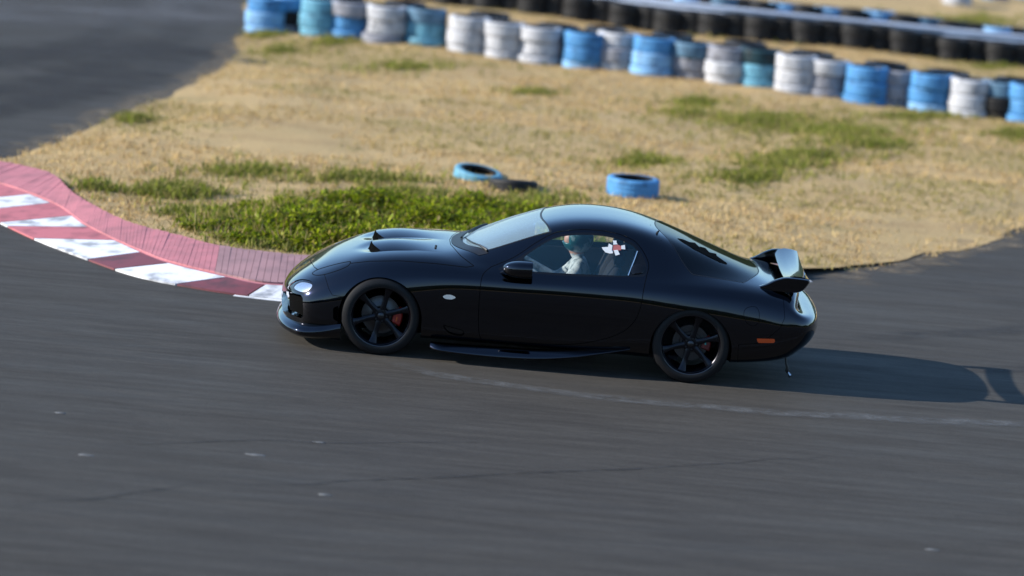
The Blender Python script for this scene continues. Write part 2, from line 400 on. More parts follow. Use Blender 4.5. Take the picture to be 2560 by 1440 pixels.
# block boundaries as the photograph shows them: (track side, band side); None = square to the track
bp = [(None, (119, 485)), (None, (137, 508)), (None, (178, 537)), ((28, 570), (218, 566)), ((89, 601), (285, 600)), ((220, 650), (350, 628)), ((288, 674), (415, 657)), ((445, 713), (567, 690)), ((625, 742), (662, 711))]
bounds = [(0.0, 0.0)]
for t_, m_ in bp:
    m3 = pix(*m_, 2, Z1); bounds.append((path_param(k_track, pix(*t_) if t_ else m3), path_param(k_mid, m3)))
bounds += list(zip(np.linspace(bounds[-1][0], 1, 7)[1:], np.linspace(bounds[-1][1], 1, 7)[1:]))
colours = ['kred', 'kwhite', 'kred', 'kwhite', 'kred', 'kwhite', 'kred2', 'kwhite', 'kred2', 'kwhite', 'kred2', 'kwhite', 'kred2', 'kwhite', 'kred2']
def strip_solid(A, B, za, zb, base=-.05):
    n = len(A); V = [(*a, za) for a in A]+[(*b, zb) for b in B]+[(*a, base) for a in A]+[(*b, base) for b in B]
    F = []
    for i in range(n-1):
        F += [(i, i+1, n+i+1, n+i), (2*n+i, i, n+i, 3*n+i) if 0 else (i, 2*n+i, 2*n+i+1, i+1), (n+i, n+i+1, 3*n+i+1, 3*n+i)]
    F += [(0, n, 3*n, 2*n), (n-1, 3*n-1, 4*n-1, 2*n-1)]
    return np.array(V), F
for i in range(len(bounds)-1):
    (a0, b0), (a1, b1) = bounds[i], bounds[i+1]
    g = .0008
    A = lerp_path(k_track, np.linspace(a0+g, a1-g, 14)); B = lerp_path(k_mid, np.linspace(b0+g, b1-g, 14))
    V, F = strip_solid(A, B, .016, Z1)
    add('kerb_block', V-KO, F, M[colours[i % len(colours)]], kerb, smooth=False)
# ribbed band: every rib a piece of its own
nr = 190
for i in range(nr):
    t0, t1 = i/nr, (i+.945)/nr
    a = lerp_path(k_mid, [t0, t1]); b = lerp_path(k_out, [t0, t1])
    a = a+(b-a)*.06
    V, F = strip_solid(a, b, Z1+.010+.004*RNG.random(), Z2+.010+.006*RNG.random(), .02)
    o = add('rib', V-KO, F, M['krib' if t0 < .47 else 'krib2'], kerb, smooth=False)
V, F = strip_solid(k_mid[:: 1], lerp_path(k_out, np.linspace(0, 1, len(k_mid))), Z1-.004, Z2-.004)
add('rib_bed', V-KO, F, M['krib'], kerb, smooth=False)
# narrow white line where the kerb meets the track in front of the car
wl = lerp_path(k_track, np.linspace(bounds[9][0]-.01, 1, 60))
nrm = np.gradient(wl, axis=0); nrm = np.stack([-nrm[:, 1], nrm[:, 0]], 1)/np.linalg.norm(nrm, axis=1)[:, None]
V, F = strip_solid(wl-nrm*.05, wl+nrm*.0, .004, .0045, -.01)
tag(add('edge_line', V, F, M['kwhite'], smooth=False), kind='structure')

# ------------------------------------------------------------------ marks on the asphalt
def mark(name, pts, w, col, z, rag=.4, wob=1.5):
    p = resample(crom(pts, 8), .06); n = len(p)
    tn = np.gradient(p, axis=0); nn = np.stack([-tn[:, 1], tn[:, 0]], 1)/np.linalg.norm(tn, axis=1)[:, None]
    ws = w*(1-rag+2*rag*vnoise(np.arange(n)*.06, np.full(n, pts[0][0]*7), .25))
    off = (vnoise(np.arange(n)*.06, np.full(n, pts[0][1]*5+3), .3)-.5)*w*wob
    end = np.clip(np.minimum(np.arange(n), np.arange(n)[::-1])/12, 0, 1)
    V = np.concatenate([np.column_stack([p+nn*(off+ws*k)[:, None], np.full(n, z)]) for k in (-.5, -.2, .2, .5)])
    al = np.concatenate([end*a for a in (0, 1, 1, 0)])
    i = np.arange(n-1); F = np.concatenate([np.stack([c*n+i, c*n+i+1, (c+1)*n+i+1, (c+1)*n+i], 1) for c in range(3)])
    o = tag(add(name, V, F, col, smooth=False), kind='structure')
    ca = o.data.color_attributes.new('Col', 'FLOAT_COLOR', 'POINT'); ca.data.foreach_set('color', np.repeat(al, 4).astype(np.float32))
    return o
def alpha_mark(name, col, lo, hi, sc, amt=1.0):
    m, nt, b = mat_base(name); L = nt.links.new
    b.inputs['Base Color'].default_value = (*col, 1); b.inputs['Roughness'].default_value = .8
    tc = nt.nodes.new('ShaderNodeTexCoord'); nz = nt.nodes.new('ShaderNodeTexNoise'); nz.inputs['Scale'].default_value = sc; nz.inputs['Detail'].default_value = 7; nz.inputs['Roughness'].default_value = .7
    r = nt.nodes.new('ShaderNodeMapRange'); r.inputs[1].default_value = lo; r.inputs[2].default_value = hi; r.inputs[4].default_value = amt
    L(tc.outputs['Object'], nz.inputs['Vector']); L(nz.outputs['Fac'], r.inputs[0]); at = nt.nodes.new('ShaderNodeAttribute'); at.attribute_name = 'Col'; mu = nt.nodes.new('ShaderNodeMath'); mu.operation = 'MULTIPLY'
    L(r.outputs[0], mu.inputs[0]); L(at.outputs['Fac'], mu.inputs[1]); L(mu.outputs[0], b.inputs['Alpha'])
    return m
M['seam'] = alpha_mark('worn_pale_asphalt', (.11, .112, .112), .30, .60, 6, .7)
M['crack'] = alpha_mark('crack_sealant', (.020, .020, .021), .35, .6, 7, .5)
M['skid'] = alpha_mark('rubber_skid', (.022, .022, .025), .35, .7, 2.2, .42)
mark('paving_seam', [tuple(pix(*q)[:2]) for q in ((940, 893), (1100, 937), (1350, 976), (1560, 1000), (2000, 1035), (2560, 1062))]+[(5.2, -.8), (8, .3)], .24, M['seam'], .004, .15, .2)
mark('paving_crack', [tuple(pix(*q)[:2]) for q in ((0, 1262), (270, 1245), (540, 1205))], .07, M['crack'], .004)
mark('paving_crack', [tuple(pix(*q)[:2]) for q in ((550, 1219), (800, 1207), (1280, 1182), (1720, 1163), (2100, 1140))], .055, M['crack'], .004)
mark('paving_crack', [tuple(pix(*q)[:2]) for q in ((260, 1112), (640, 1102), (900, 1108), (1290, 1106))], .05, M['crack'], .0045)
for i, (pts, w) in enumerate([
        ([(-8, 9.5), (-6.6, 12), (-5.6, 15.5), (-5.3, 20), (-6, 26)], .5), ([(-9.5, 9), (-7.8, 12.5), (-6.6, 16), (-6.3, 20), (-7, 27)], .45), ([(-6.4, 9.5), (-5.4, 13), (-4.9, 16), (-4.7, 18.5)], .5),
        ([(2.6, 1.5), (5, 3.2), (8, 6.5), (12, 12)], .24), ([(3.2, .4), (6, 2.2), (9, 5.4), (14, 12)], .22)]):
    mark('skid_mark', pts, w*1.6, M['skid'], .0022+.0002*i, .2, .15)
M['dark_patch'] = alpha_mark('rubbered_patch', (.024, .021, .020), .30, .62, .9, .55); M['pale_patch'] = alpha_mark('worn_patch', (.12, .12, .125), .32, .62, .8, .6)
mark('asphalt_patch', [(-11, 12.5), (-8.2, 14.2), (-6.2, 16.2), (-5.0, 18.6)], 2.6, M['dark_patch'], .0034, .2, .1)
mark('asphalt_patch', [(-10.5, 8.2), (-7.4, 9.6), (-6.0, 12.6), (-5.2, 15.5)], 1.9, M['dark_patch'], .0036, .2, .1)
mark('asphalt_patch', [(-14, 17.5), (-9, 19.5), (-6, 21.8), (-4.9, 25)], 3.2, M['pale_patch'], .0032, .2, .1)
M['dirt'] = alpha_mark('verge_dirt', (.20, .155, .10), .40, .66, 5, .85)
mark('verge_dirt', [tuple(np.array(p)+np.array([.10, -.06])) for p in right_edge[:6]], .55, M['dirt'], .0045, .5, .5)
mark('verge_dirt', [tuple(np.array(p)+np.array([-.10, 0])) for p in left_edge[1:7]], .6, M['dirt'], .0045, .5, .5)
M['stone'] = mat('pale_stone', (.15, .155, .16), .85, noise=(60, (.08, .085, .09), .4, .65))
ordw = ['first', 'second', 'third', 'fourth', 'fifth', 'sixth', 'seventh', 'eighth', 'ninth', 'tenth', 'eleventh', 'twelfth', 'thirteenth', 'fourteenth', 'fifteenth', 'sixteenth', 'seventeenth', 'eighteenth', 'nineteenth', 'twentieth', 'twenty-first', 'twenty-second', 'twenty-third', 'twenty-fourth', 'twenty-fifth', 'twenty-sixth', 'twenty-seventh', 'twenty-eighth', 'twenty-ninth', 'thirtieth']+['thirty-'+w for w in ('first', 'second', 'third', 'fourth', 'fifth', 'sixth', 'seventh', 'eighth', 'ninth')]
stones = [((640, 1138), .05, 'largest pale chip on the asphalt, below the front wheel of the black car'), ((210, 1138), .042, 'pale chip on the asphalt far left, level with the largest one'),
          ((800, 1107), .036, 'pale chip right of and above the largest one on the asphalt'), ((150, 1033), .03, 'leftmost small pale chip, nearest the kerb on the asphalt'),
          ((810, 1237), .034, 'small pale chip just below the long dark crack in the asphalt'), ((2330, 1375), .034, 'pale chip near the lower right corner of the asphalt')]
for (q, r, lab) in stones:
    c = pix(*q); n = 9; V = []; F = []
    an = np.linspace(0, 2*np.pi, n, endpoint=False); rr = r*(.6+.5*RNG.random(n))
    for z, s in ((0, 1.), (.004, .85), (.006, .45)):
        V += [(rr[k]*s*math.cos(an[k])*1.6, rr[k]*s*math.sin(an[k])*.55, z) for k in range(n)]
    for l in range(2): F += [(l*n+k, l*n+(k+1) % n, (l+1)*n+(k+1) % n, (l+1)*n+k) for k in range(n)]
    F.append(tuple(2*n+k for k in range(n)))
    tag(add('asphalt_chip', V, F, M['stone'], loc=(c[0], c[1], .0005)), lab, 'stone chip', 'pale chips lying on the asphalt')

# ------------------------------------------------------------------ grass and weeds
def scatter_blades(name, pts, hmin, hmax, wid, colfun, lean=.5, nb=4):
    n = len(pts); k = n*nb
    P = np.repeat(pts, nb, 0); P[:, :2] += RNG.normal(0, .035, (k, 2))
    ang = RNG.random(k)*2*np.pi; ln = RNG.random(k)*lean; h = hmin+(hmax-hmin)*RNG.random(k)**1.5
    la = RNG.random(k)*2*np.pi; top = P + np.stack([np.cos(la)*ln*h*1.4, np.sin(la)*ln*h*1.4, h*(1-.35*ln)], 1)
    midp = P*.5+top*.5; midp[:, 2] += h*.12
    dx = np.stack([np.cos(ang), np.sin(ang), np.zeros(k)], 1)*wid
    V = np.stack([P-dx, P+dx, midp+dx*.75, midp-dx*.75, top], 1).reshape(-1, 3)
    b = np.arange(k)[:, None]*5
    T = np.concatenate([b+np.array([[0, 1, 2]]), b+np.array([[0, 2, 3]]), b+np.array([[3, 2, 4]])])
    me = make_mesh(name, V, T, M['blade'], smooth=False)
    C = np.repeat(colfun(P), 5, 0); ca = me.color_attributes.new('Col', 'FLOAT_COLOR', 'POINT')
    ca.data.foreach_set('color', np.column_stack([C, np.ones(len(C))]).astype(np.float32).ravel())
    o = bpy.data.objects.new(name, me); COL.objects.link(o); return o
def pick(cols, n, jit=.18):
    c = np.asarray(cols)[RNG.integers(0, len(cols), n)]; return np.clip(c*(1+RNG.normal(0, jit, (n, 1))), .005, .9)
DRY = [(.54, .38, .17), (.48, .33, .15), (.60, .44, .22), (.38, .25, .12), (.48, .36, .14)]
OLIVE = [(.20, .20, .05), (.26, .24, .07), (.15, .17, .03), (.36, .29, .11)]
GREEN = [(.17, .21, .015), (.22, .26, .02), (.12, .17, .012), (.27, .28, .04)]
def in_turf(n, x0, x1, y0, y1, pw=1.0, margin=0.0):
    P = np.stack([x0+(x1-x0)*RNG.random(n), y0+(y1-y0)*RNG.random(n)**pw], 1)
    return P[sdist(P, infield) < -margin]
def onturf(P): return np.column_stack([P, [turf_z(a, b)-.008 for a, b in P]])
P = in_turf(56000, -6.5, 12, 2.3, 32, 1.15, -.05)
keep = vnoise(P[:, 0], P[:, 1], .9) + .35*RNG.random(len(P)) > .42
P = P[keep]
def drycol(Q):
    n = len(Q); a = pick(DRY, n); o = pick(OLIVE, n); w = np.clip((vnoise(Q[:, 0]*.45+31, Q[:, 1]+7, 1.1)-.55)*4, 0, .8)[:, None]
    return a*(1-w)+o*w
tag(scatter_blades('dry_grass', onturf(P), .025, .085, .006, drycol, .9, 4), 'short dry straw coloured grass covering the infield', 'grass', kind='stuff')
# green patches where the photograph shows them
GP = [(1900, 318, 130, 22), (2080, 345, 150, 20), (1870, 462, 110, 14), (2180, 380, 120, 14), (1740, 268, 70, 12), (700, 132, 60, 8), (660, 92, 50, 8), (835, 116, 60, 9), (1010, 176, 90, 10), (400, 492, 90, 14), (240, 488, 50, 10), (620, 445, 110, 14), (2540, 350, 60, 14), (330, 300, 60, 8), (1700, 300, 60, 10), (1340, 245, 60, 8), (2000, 405, 130, 14), (1950, 430, 100, 12), (2300, 305, 120, 8), (2000, 115, 50, 6), (2480, 180, 60, 6), (1800, 100, 50, 5), (2430, 60, 130, 16), (1600, 420, 80, 10), (470, 500, 80, 10), (560, 572, 90, 16), (470, 556, 70, 12), (760, 636, 130, 10), (1000, 508, 220, 10), (1330, 520, 110, 14), (900, 470, 160, 12)]
Q = []
for (cx, cy, sx, sy) in GP:
    n = int(sx*sy*.22)+40
    g = RNG.standard_t(3, (n, 2))*.42*np.array([sx, sy])+np.array([cx, cy])
    Q += [pix(a, b)[:2] for a, b in g]
Q = np.array(Q); Q = Q[sdist(Q, infield) < -.05]
tag(scatter_blades('green_grass', onturf(Q), .04, .13, .007, lambda q: np.where((RNG.random(len(q)) < .35)[:, None], pick(GREEN, len(q)), pick(OLIVE, len(q))), .8, 5), 'green grass tufts in patches on the dry infield', 'grass', kind='stuff')
# lush weeds behind the kerb
def weeds():
    poly = np.array([tuple(pix(*q)[:2]) for q in ((470, 588), (540, 562), (650, 548), (760, 530), (900, 520), (1100, 520), (1300, 548), (1450, 590), (1500, 640), (1200, 668), (960, 668), (780, 655), (620, 618))])
    lo, hi = poly.min(0), poly.max(0); n = 5200
    P = lo+(hi-lo)*RNG.random((n, 2)); P = P[sdist(P, np.array(poly)) < .9*(vnoise(P[:, 0]+1, P[:, 1]+2, .3)-.5)+.15*RNG.random(n)]
    hh = .03+.27*vnoise(P[:, 0]+3, P[:, 1]+5, .38)**1.6*np.clip(-sdist(P, poly)/.35, .25, 1)
    k = 16; Pm = np.repeat(P, k, 0); H = np.repeat(hh, k); m = len(Pm)
    t = RNG.random(m)**.6
    c = np.column_stack([Pm+RNG.normal(0, .05, (m, 2)), np.repeat([turf_z(a, b) for a, b in P], k)+t*H])
    az = RNG.random(m)*2*np.pi; el = RNG.normal(.35, .5, m); L = (.035+.05*RNG.random(m)); W = L*(.28+.25*RNG.random(m))
    d = np.stack([np.cos(az)*np.cos(el), np.sin(az)*np.cos(el), np.sin(el)], 1); s = np.stack([-np.sin(az), np.cos(az), np.zeros(m)], 1)
    dn = np.zeros((m, 3)); dn[:, 2] = -L*.18
    V = np.stack([c, c+d*(L*.5)[:, None]+s*(W*.5)[:, None], c+d*L[:, None]+dn, c+d*(L*.5)[:, None]-s*(W*.5)[:, None]], 1).reshape(-1, 3)
    b = np.arange(m)[:, None]*4; T = np.concatenate([b+np.array([[0, 1, 2]]), b+np.array([[0, 2, 3]])])
    me = make_mesh('weeds', V, T, M['leaf'], smooth=False)
    cl = pick([(.28, .34, .008), (.32, .38, .010), (.20, .26, .008), (.34, .35, .03), (.10, .14, .01), (.06, .08, .008), (.24, .19, .05)], m, .2); C = np.repeat(cl, 4, 0)
    ca = me.color_attributes.new('Col', 'FLOAT_COLOR', 'POINT'); ca.data.foreach_set('color', np.column_stack([C, np.ones(len(C))]).astype(np.float32).ravel())
    o = bpy.data.objects.new('weeds', me); COL.objects.link(o)
    return o, P
wo_, WP = weeds(); tag(wo_, 'lush bright green weeds growing behind the kerb beside the car', 'weeds', kind='stuff')
tag(scatter_blades('tall_grass', onturf(WP[::2]), .06, .24, .005, lambda q: np.where((RNG.random(len(q)) < .6)[:, None], pick(GREEN, len(q)), pick(DRY, len(q))), .7, 4), 'tall green grass stalks among the weeds', 'grass', kind='stuff')

# ------------------------------------------------------------------ tyres of the barriers
def tyre_mesh(name, m, r=.29, w=.203, hole=.185, seg=40):
    hw = w/2
    prof = [(hole, -hw*.80), (hole+.012, -hw*.93), (hole+.035, -hw*.99), (r*.86, -hw), (r*.94, -hw*.965), (r*.98, -hw*.88), (r*.997, -hw*.74)]
    for g in (-.42, -.02, .38):
        z = g*hw*1.25; prof += [(r, z-.011), (r-.009, z-.007), (r-.009, z+.007), (r, z+.011)]
    prof += [(r*.997, hw*.74), (r*.98, hw*.88), (r*.94, hw*.965), (r*.86, hw), (hole+.035, hw*.99), (hole+.012, hw*.93), (hole, hw*.80), (hole+.03, hw*.55), (r*.82, hw*.45), (r*.86, 0), (r*.82, -hw*.45), (hole+.03, -hw*.55)]
    b = MB().lathe(prof, seg, True, 'z')
    o = b.build(name, m, None, True); me = o.data; bpy.data.objects.remove(o)
    me.materials.append(M['rubber'])
    for p in me.polygons:
        c = p.center; rc = math.hypot(c.x, c.y)
        if rc < hole+.028 or (rc < r*.9 and abs(c.z) < hw*.9): p.material_index = 1
    return me
def tyre_paint(name, col, dirt, lo=.5, hi=.72, sc=7):
    m = mat(name, col, .6, noise=(sc, dirt, lo, hi), spec=.3)
    nt = m.node_tree; b = nt.nodes['Principled BSDF']
    # tread sipes: fine relief around the tyre
    tc = nt.nodes.new('ShaderNodeTexCoord'); sp = nt.nodes.new('ShaderNodeSeparateXYZ'); at = nt.nodes.new('ShaderNodeMath'); at.operation = 'ARCTAN2'
    nt.links.new(tc.outputs['Object'], sp.inputs[0]); nt.links.new(sp.outputs[1], at.inputs[0]); nt.links.new(sp.outputs[0], at.inputs[1])
    mu = nt.nodes.new('ShaderNodeMath'); mu.operation = 'MULTIPLY'; mu.inputs[1].default_value = 46; nt.links.new(at.outputs[0], mu.inputs[0])
    si = nt.nodes.new('ShaderNodeMath'); si.operation = 'SINE'; nt.links.new(mu.outputs[0], si.inputs[0])
    bp = nt.nodes.new('ShaderNodeBump'); bp.inputs['Strength'].default_value = .25; bp.inputs['Distance'].default_value = .006
    nt.links.new(si.outputs[0], bp.inputs['Height']); nt.links.new(bp.outputs[0], b.inputs['Normal'])
    # a fresh random offset for each tyre so that no two are scuffed alike
    oi = nt.nodes.new('ShaderNodeObjectInfo'); va = nt.nodes.new('ShaderNodeVectorMath'); va.operation = 'ADD'; sc_ = nt.nodes.new('ShaderNodeVectorMath'); sc_.operation = 'SCALE'; sc_.inputs[3].default_value = 20
    nt.links.new(oi.outputs['Random'], sc_.inputs[0]); nt.links.new(tc.outputs['Object'], va.inputs[0]); nt.links.new(sc_.outputs[0], va.inputs[1])
    nz = [n for n in nt.nodes if n.type == 'TEX_NOISE'][0]; nt.links.new(va.outputs[0], nz.inputs['Vector'])
    return m
TM = {'W': ('white', tyre_paint('tyre_white', (.47, .48, .51), (.22, .23, .25))), 'B': ('blue', tyre_paint('tyre_blue', (.075, .25, .50), (.03, .11, .23))),
      'L': ('light blue', tyre_paint('tyre_light_blue', (.20, .40, .64), (.12, .20, .30))), 'T': ('pale teal', tyre_paint('tyre_pale_teal', (.13, .34, .46), (.06, .14, .20))),
      'G': ('grey', tyre_paint('tyre_grey', (.26, .27, .31), (.12, .12, .14))), 'S': ('steel blue', tyre_paint('tyre_steel_blue', (.09, .18, .27), (.03, .05, .08))),
      'D': ('dark teal', tyre_paint('tyre_dark_teal', (.012, .045, .06), (.008, .012, .015))), 'K': ('black', tyre_paint('tyre_black', (.012, .012, .013), (.03, .028, .026)))}
TME = {k: tyre_mesh('tyre', v[1]) for k, v in TM.items()}
TH = .205
def tyre(k, loc, label, group, rot=None, sc=1):
    o = add_data('tyre', TME[k], None, loc, rot or (0, 0, RNG.random()*6.28)); o.scale = (sc, sc, 1)
    return tag(o, label, 'tyre', group)
row = [(660, 'LLB'), (722, 'GKB'), (795, 'TTT'), (872, 'BBG'), (957, 'GWW'), (1060, 'TTS'), (1165, 'WWW'), (1255, 'WWW'), (1345, 'WWW'), (1402, 'KKK'), (1457, 'LBB'), (1541, 'WGW'), (1630, 'LLB'), (1730, 'GGS'), (1812, 'WWG'), (1896, 'TTD'),
       (1985, 'WWW'), (2066, 'GGW'), (2162, 'BBB'), (2243, 'GGG'), (2326, 'LBB'), (2424, 'WWW'), (2505, 'KKS'), (2572, 'BBB'), (2660, 'WWB')]
back = {722: .16, 870: .12, 1060: .10, 1402: .34, 1541: .18, 1730: .14, 1896: .10, 2066: .12, 2243: .18, 2505: .14}
lev = ['bottom', 'middle', 'top']
for i, (px, cs) in enumerate(row):
    by = 88 + (px-622)*(331-88)/(2560-622)
    c = pix(px, by-10); y = c[1] + .22 + back.get(px, back.get(px+2, 0))*1.2 + RNG.normal(0, .03); x = c[0]
    z0 = turf_z(x, y)
    for l in range(3):
        k = cs[l]
        tyre(k, (x+RNG.normal(0, .012), y+RNG.normal(0, .02), z0-.105+TH*(l+.5)), f'{TM[k][0]} tyre, {lev[l]} of the {ordw[i]} stack from left in the blue-white row', 'tyres of the blue and white painted barrier row', sc=1.06+RNG.normal(0, .02))
    if i % 2 == 0:
        q = (x+.27, y+.52); zz = turf_z(*q)
        for l in range(3): tyre('K', (q[0]+RNG.normal(0, .02), q[1], zz-.085+TH*(l+.5)), f'black tyre, {lev[l]} of the {ordw[i//2]} stack from left behind the blue-white row', 'black tyres behind the painted barrier row', sc=1.05)
# black tyres in front of the steel rail, coloured ones behind it
rail_px = [(1000, 6), (1200, 34), (1500, 70), (1800, 107), (2200, 146), (2560, 181), (2800, 202)]
rp = resample(crom([tuple(pix(*q)[:2]) for q in rail_px], 6), .385)
rn = np.gradient(rp, axis=0); rn = np.stack([-rn[:, 1], rn[:, 0]], 1)/np.linalg.norm(rn, axis=1)[:, None]
for i, (p, n) in enumerate(zip(rp, rn)):
    s = (.14 if i % 2 else 0.0)
    q = p + n*(.27+s); z0 = turf_z(*q)
    for l in range(2):
        tyre('K', (q[0], q[1], z0-.03+TH*(l+.5)), f'black tyre, {["lower", "upper"][l]} of the {ordw[i]} stack from left, before the steel rail', 'black tyres in front of the steel rail', sc=.9)
    q = p + n*(1.22+(.1 if i % 2 else 0)); z0 = turf_z(*q); k = 'KLKLKSKKL'[i % 9]
    for l in range(3):
        kk = k if l == 2 else ('K' if l else k)
        tyre(kk, (q[0], q[1], z0-.075+TH*(l+.5)), f'{TM[kk][0]} tyre, {lev[l]} of the {ordw[i]} stack from left behind steel rail', 'tyre stacks behind the steel rail', sc=.9)
M['steel'] = mat('galvanised_rail', (.62, .67, .76), .35, .35, noise=(5, (.50, .54, .62), .4, .7))
M['post'] = mat('rail_post', (.10, .10, .11), .7, .3)
rail = tag(empty('guard_rail', loc=(3, 26.8, 0)), 'long galvanised steel guard rail between rows of tyres at the back', 'guard rail'); RO = np.array([3, 26.8, 0])
prof = [(.03, .525), (.0, .518), (-.035, .508), (-.042, .490), (-.035, .472), (0, .458), (.008, .448), (0, .438), (-.035, .424), (-.042, .406), (-.035, .388), (0, .378), (.03, .372)]
prof = [(o_, z) for o_, z in prof]
rr = resample(rp, .6)
rrn = np.gradient(rr, axis=0); rrn = np.stack([-rrn[:, 1], rrn[:, 0]], 1)/np.linalg.norm(rrn, axis=1)[:, None]
for s in range(0, len(rr)-1, 6):
    seg = slice(s, min(s+7, len(rr))); A = rr[seg]+rrn[seg]*.74; N_ = rrn[seg]; V = []; F = []
    for thick in (0, .004):
        for a, n in zip(A, N_): V += [(a[0]+n[0]*(o_+thick), a[1]+n[1]*(o_+thick), z) for o_, z in prof]
    m = len(A); k = len(prof)
    for j in range(m-1):
        for q in range(k-1):
            for b0, fl in ((0, 1), (m*k, -1)): F.append(tuple([b0+j*k+q, b0+j*k+q+1, b0+(j+1)*k+q+1, b0+(j+1)*k+q][::fl]))
    add('beam', np.array(V)-RO, F, M['steel'], rail)
    a, n = A[0], N_[0]; q = a+n*.09; z0 = turf_z(*q)
    MB().box((q[0]-RO[0], q[1]-RO[1], .24), (.1, .1, .54)).build('post', M['post'], rail, bevel=.006)
# loose tyres on the grass and the stacks in the far corner
def ground_tyre(k, px, py, label, rot=None, dz=0, sc=1):
    c = pix(px, py-8); z = turf_z(c[0], c[1]+.2)
    tyre(k, (c[0], c[1]+.22, z+.095+dz), label, 'loose tyres on the grass', rot, sc)
ground_tyre('B', 1580, 520, 'single blue tyre lying alone on dry grass behind the car roof', None, 0, .97)
ground_tyre('T', 1190, 476, 'pale teal tyre half buried at the back of the green weeds', (R_(8), R_(4), .4), -.115, .9)
ground_tyre('K', 1280, 504, 'black tyre lying flat beside the half buried pale teal one', (R_(-5), R_(6), 1), -.11, .9)
for j, (px, py, cs) in enumerate([(2395, 26, 'WW'), (2490, 16, 'SL'), (2570, 12, 'LW')]):
    c = pix(px, py-6); z = turf_z(c[0], c[1]+.25)
    for l in range(2):
        tyre(cs[l], (c[0], c[1]+.25, z-.02+TH*(l+.5)), f'{TM[cs[l]][0]} tyre, {["lower", "upper"][l]} of the {ordw[j]} stack from left, far top right corner', 'tyre stacks in the far corner')


# ================================================================== THE CAR
car = tag(empty('sports_car'), 'low black two-door sports coupe with rear wing cornering on the track', 'car')
# control net: stations from nose to tail, each a half section from the top centre round to the underside
def st(x, tops, dx=None):
    """planar section: list of (y, z); dx shifts single rings along the car"""
    return [(x+(dx[i] if dx else 0), y, z) for i, (y, z) in enumerate(tops)]
ST = []
ST.append([(-1.905, 0, .515), (-1.955, 0, .480), (-2.000, 0, .445), (-2.040, 0, .412), (-2.072, 0, .382), (-2.090, 0, .350), (-2.092, 0, .310), (-2.090, 0, .270), (-2.085, 0, .230), (-2.08, 0, .190), (-2.07, 0, .150)])
ST.append([(-1.850, 0, .560), (-1.910, .16, .522), (-1.960, .26, .485), (-2.000, .33, .448), (-2.030, .38, .410), (-2.045, .41, .370), (-2.050, .43, .325), (-2.048, .44, .280), (-2.045, .44, .235), (-2.04, .44, .190), (-2.03, .44, .150)])
ST.append([(-1.78, 0, .605), (-1.82, .26, .578), (-1.86, .44, .543), (-1.885, .55, .505), (-1.905, .62, .462), (-1.915, .67, .416), (-1.915, .70, .366), (-1.91, .72, .315), (-1.905, .725, .26), (-1.90, .725, .2), (-1.89, .725, .15)])
ST.append([(-1.66, 0, .665), (-1.67, .26, .655), (-1.68, .44, .635), (-1.69, .58, .600), (-1.70, .68, .560), (-1.705, .745, .51), (-1.71, .785, .45), (-1.715, .805, .39), (-1.715, .812, .32), (-1.71, .812, .24), (-1.70, .81, .16)])
ST.append(st(-1.50, [(0, .718), (.25, .718), (.43, .713), (.56, .702), (.66, .678), (.735, .636), (.795, .575), (.835, .50), (.85, .40), (.85, .28), (.845, .17)]))
ST.append(st(-1.30, [(0, .768), (.25, .768), (.43, .764), (.55, .757), (.64, .746), (.72, .720), (.795, .665), (.85, .585), (.872, .47), (.872, .33), (.865, .17)]))
ST.append(st(-1.10, [(0, .796), (.25, .796), (.43, .792), (.55, .785), (.64, .773), (.72, .748), (.795, .695), (.848, .615), (.868, .49), (.868, .33), (.86, .17)]))
ST.append(st(-.90, [(0, .810), (.25, .810), (.44, .805), (.56, .797), (.65, .782), (.725, .753), (.792, .702), (.838, .632), (.855, .50), (.85, .33), (.845, .17)]))
ST.append(st(-.74, [(0, .810), (.25, .810), (.45, .806), (.57, .795), (.66, .777), (.73, .748), (.79, .703), (.832, .640), (.845, .50), (.835, .33), (.84, .17)]))
ST.append(st(-.60, [(0, .838), (.25, .835), (.46, .820), (.585, .794), (.667, .769), (.735, .744), (.79, .705), (.828, .645), (.840, .50), (.830, .33), (.84, .17)]))
ST.append(st(-.45, [(0, .912), (.26, .909), (.50, .892), (.612, .818), (.677, .770), (.74, .742), (.79, .706), (.826, .648), (.838, .50), (.826, .33), (.84, .17)]))
ST.append(st(-.28, [(0, .990), (.26, .988), (.50, .972), (.617, .888), (.690, .792), (.745, .743), (.79, .708), (.826, .650), (.838, .50), (.826, .33), (.84, .17)]))
ST.append(st(-.10, [(0, 1.062), (.25, 1.060), (.49, 1.045), (.606, 0.964), (.686, .840), (.748, .748), (.79, .712), (.826, .655), (.838, .51), (.826, .33), (.84, .17)]))
ST.append(st(.06, [(0, 1.116), (.24, 1.114), (.475, 1.100), (.590, 1.030), (.675, .885), (.748, .755), (.79, .718), (.826, .660), (.838, .51), (.826, .33), (.84, .17)]))
ST.append(st(.25, [(0, 1.151), (.24, 1.150), (.46, 1.139), (.574, 1.079), (.664, .920), (.746, .763), (.79, .725), (.828, .665), (.840, .52), (.828, .33), (.84, .17)]))
ST.append(st(.48, [(0, 1.160), (.24, 1.159), (.45, 1.148), (.565, 1.090), (.657, .930), (.744, .772), (.79, .734), (.832, .672), (.845, .52), (.832, .34), (.84, .17)]))
ST.append(st(.70, [(0, 1.137), (.24, 1.136), (.44, 1.125), (.550, 1.068), (.648, .925), (.742, .785), (.795, .745), (.842, .680), (.855, .53), (.845, .35), (.84, .18)]))
ST.append(st(.92, [(0, 1.084), (.23, 1.083), (.42, 1.071), (.527, 1.014), (.634, .905), (.735, .798), (.80, .755), (.855, .688), (.872, .545), (.865, .36), (.85, .18)]))
ST.append(st(1.15, [(0, 1.010), (.22, 1.009), (.395, .996), (.502, .945), (.606, .868), (.718, .805), (.80, .763), (.864, .692), (.886, .555), (.88, .37), (.86, .19)]))
